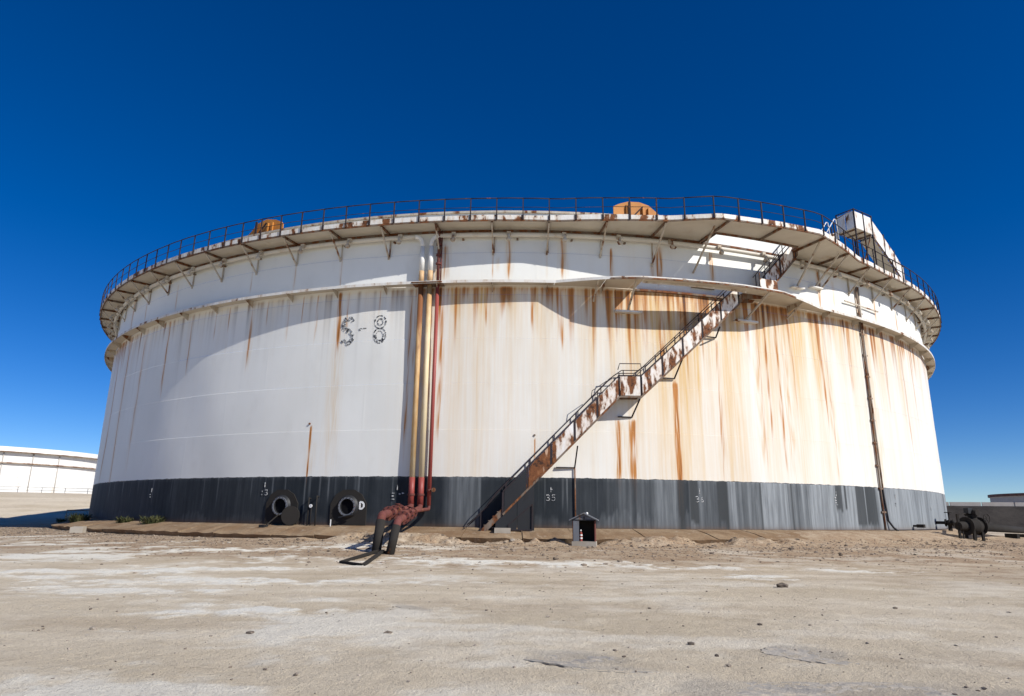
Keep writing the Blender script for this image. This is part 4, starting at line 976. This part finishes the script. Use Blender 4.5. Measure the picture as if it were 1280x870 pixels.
# hoop and small valves on the left
def left_bits():
    hp = thing('hoop_guard', 'low pipe hoop guard in the tank shadow far left', 'guard rail')
    a, b = Vector((-49, 3, 0)), Vector((-47.2, 4.2, 0)); za = gz(a.x, a.y)
    MB().tube([a+EZ*(za-.1), a+EZ*(za+1.0), b+EZ*(za+1.0), b+EZ*(za-.1)], .06, 8).build('hoop', MAT['steel'], hp)
    for (x, y, s, lab) in ((-45.2, 4.8, 1.0, 'dark squat valve beside the hoop guard in tank shadow'), (-43.0, 4.5, .7, 'small dark valve nearest the left edge of the big tank')):
        vv = thing('ground_valve', lab, 'valve', 'valves far left', (x, y, gz(x, y)-.05)); m = MAT['black_dirty']
        MB().lathe((0, 0, .05), EZ, [(0, .3*s), (.1, .3*s), (.1, .15*s), (.7*s, .2*s), (.75*s, .4*s), (.85*s, .4*s), (.85*s, .1*s), (1.2*s, .1*s), (1.2*s, .02)], 14).build('valve_body', m, vv)
        MB().lathe((-.6*s, 0, .55*s), (1, 0, 0), [(0, .02), (0, .42*s), (.1, .42*s), (.1, .25*s), (1.0*s, .25*s), (1.0*s, .42*s), (1.1*s, .42*s), (1.1*s, .02)], 14).build('flanged_spool', m, vv)
        MB().lathe((0, 0, 1.25*s), EZ, [(0, .03), (0, .3*s), (.05, .3*s), (.05, .03)], 14).build('handwheel', m, vv)
left_bits()

# ------------------------------------------------------------------ loose things on the ground
STONE = N('grey brown stone'); _v = STONE.pos(); STONE_M = STONE.out(STONE.mix(STONE.ramp(STONE.noise(_v, 1.3, 5, .7), .35, .65), (.15, .12, .095), (.40, .35, .285)), .95, 0, .15)
STONE2 = N('dark stone'); _v = STONE2.pos(); STONE_D = STONE2.out(STONE2.mix(STONE2.ramp(STONE2.noise(_v, 6, 5, .7), .35, .65), (.075, .06, .05), (.20, .165, .13)), .95, 0, .15)
STONE3 = N('mixed rubble'); _v = STONE3.pos(); STONE_B = STONE3.out(STONE3.mix(STONE3.ramp(STONE3.noise(_v, 1.1, 5, .7), .35, .65), (.10, .078, .06), (.36, .29, .22)), .95, 0, .15)
ICO = [(0, 0, 1), (.894, 0, .447), (.276, .851, .447), (-.724, .526, .447), (-.724, -.526, .447), (.276, -.851, .447), (.724, .526, -.447), (-.276, .851, -.447), (-.894, 0, -.447), (-.276, -.851, -.447), (.724, -.526, -.447), (0, 0, -1)]
ICF = [(0, 1, 2), (0, 2, 3), (0, 3, 4), (0, 4, 5), (0, 5, 1), (1, 6, 2), (2, 7, 3), (3, 8, 4), (4, 9, 5), (5, 10, 1), (6, 7, 2), (7, 8, 3), (8, 9, 4), (9, 10, 5), (10, 6, 1), (11, 7, 6), (11, 8, 7), (11, 9, 8), (11, 10, 9), (11, 6, 10)]
def gravel(name, n, gen, mat, label):
    V0 = np.array(ICO); F0 = np.array(ICF); xs, ys, ss = gen(n); n = len(xs)
    z = ground_z(xs, ys); vs = V0[None]*(1+rng.uniform(-.35, .35, (n, 12, 1)))
    sc3 = np.stack([rng.uniform(.7, 1.4, n), rng.uniform(.7, 1.4, n), rng.uniform(.35, .8, n)], 1)*ss[:, None]
    vs = vs*sc3[:, None]; a = rng.uniform(0, 6.28, n); c, s = np.cos(a)[:, None], np.sin(a)[:, None]
    x = vs[..., 0]*c-vs[..., 1]*s+xs[:, None]; y = vs[..., 0]*s+vs[..., 1]*c+ys[:, None]; zz = vs[..., 2]+(z+ss*.15)[:, None]
    F = (F0[None]+(np.arange(n)*12)[:, None, None]).reshape(-1, 3)
    o = np_mesh(name, np.stack([x, y, zz], -1).reshape(-1, 3), F, mat, False); o['kind'] = 'stuff'; o['label'] = label; o['category'] = 'gravel'
def near(n):
    d = rng.uniform(5.5, 34, n)**1.0; az = rng.uniform(-.72, .72, n); x = d*np.tan(az); y = -72+d
    keep = (np.hypot(x, y) > R+2.7); s = rng.uniform(.003, .009, n)*(.6+3.2*rng.random(n)**12); return x[keep], y[keep], s[keep]
def belt(n):
    th = rng.uniform(-.95, .8, n); dr = 2.5+np.abs(rng.normal(0, 1, n))*4.6*(.5+.8*vnoise2(th*30, th*0+3.3, .2, 90, 3)); x = (R+dr)*np.sin(th); y = -(R+dr)*np.cos(th)
    s = rng.uniform(.014, .042, n)*(.8+1.8*rng.random(n)**9); return x, y, s
gravel('gravel', 9000, near, STONE_M, 'small pale stones strewn over the sandy ground')
gravel('gravel', 9000, belt, STONE_B, 'darker rubble and gravel strewn along the foot of the apron')
def rock(x, y, s, label, mat, flat=.6):
    V0 = np.array(ICO); me = MB(); j = [1+random.uniform(-.3, .3) for _ in V0]; sx, sy = random.uniform(.8, 1.4), random.uniform(.7, 1.1)
    o = me.quadset([(v[0]*k*s*sx, v[1]*k*s*sy, v[2]*k*s*flat) for v, k in zip(ICO, j)], ICF).build('rock', mat)
    o.location = (x, y, gz(x, y)+s*flat*.35); tag(o, label, 'rock', 'loose rocks on the sand'); return o
for (px, py, s, lab, m) in ((864, 806, .055, 'brown fist sized rock alone in the right middle foreground', STONE_D), (896, 821, .04, 'small dark flat rock below and right of the brown foreground rock', STONE_D),
                            (978, 734, .11, 'dark lump of rock below the white salt crust on the right', STONE_D), (484, 793, .055, 'bluish dark rock in the left middle foreground', STONE_D),
                            (286, 679, .10, 'pale rock by the apron under the left shrubs', STONE_M), (572, 672, .12, 'white stone by the apron left of the stair foot', STONE_M), (640, 676, .13, 'white stone by the apron right of the stair foot', STONE_M),
                            (116, 788, .06, 'pinkish pale rock in the left foreground', STONE_M), (313, 793, .06, 'white rock near bottom centre left beside a dark crack', STONE_M), (370, 844, .03, 'tiny white rock lowest in the left foreground', STONE_M),
                            (1119, 761, .05, 'flat dark stone at right below the salt crust', STONE_D), (950, 782, .04, 'small dark stone right of centre on bare sand', STONE_D)):
    x, y = px_ground(px, py); rock(x, y, s, lab, m)
# broken concrete block on the left
bx, by = px_ground(97, 666)
o = MB().box((0, 0, .17), (.32, .06, 0), (-.05, .26, .02), (0, 0, .20)).build('concrete_block', MAT['concrete']); o.location = (bx, by, gz(bx, by)-.05); tag(o, 'broken concrete block beside the kerb at far left', 'block')

# weeds on the apron
def weed(t, dr, h, wd, n, label):
    m = weed.m; c = P(t, dr, -.02-.18*dr); root = MB(); 
    g = random.Random(int(t*1e4))
    for _ in range(n):
        a = g.uniform(0, 6.28); rad = wd*math.sqrt(g.random())*.6; b = c+Vector((math.cos(a)*rad, math.sin(a)*rad, -.12)); ln = h*g.uniform(.45, 1.0)
        lean = Vector((math.cos(a), math.sin(a), 0))*g.uniform(.1, .6)*wd; mid = b+lean*.5+EZ*ln*.65; tip = b+lean+EZ*ln
        x = Vector((-math.sin(a+g.uniform(-1, 1)), math.cos(a), 0)).normalized()*g.uniform(.012, .03)
        root.quadset([b-x, b+x, mid+x*1.3, mid-x*1.3, tip], [(0, 1, 2, 3), (3, 2, 4)])
        for _k in range(4):
            q = b+(tip-b)*g.uniform(.3, 1); dd = Vector((g.uniform(-1, 1), g.uniform(-1, 1), g.uniform(-.2, .9)))*.10; e2 = dd.cross(EZ).normalized()*.028
            root.quadset([q, q+dd*.5+e2, q+dd, q+dd*.5-e2], [(0, 1, 2, 3)])
    o = root.build('weed', m); tag(o, label, 'weed', 'weeds on the apron'); return o
_n = N('dusty green weed leaves'); weed.m = _n.out(_n.mix(_n.ramp(_n.noise(_n.pos(), 3, 3), .35, .65), (.045, .060, .022), (.115, .115, .05)), .8, 0, .2)
weed(-.86, 1.0, .75, .85, 260, 'largest green weed clump on apron at left end of the tank')
weed(-.66, .55, .50, .55, 130, 'small middle weed clump on apron at left')
weed(-.575, .55, .62, .75, 170, 'right of three weed clumps on apron below black band')
weed(-1.02, 1.6, .40, .5, 90, 'low weed patch at far left end of the kerb')
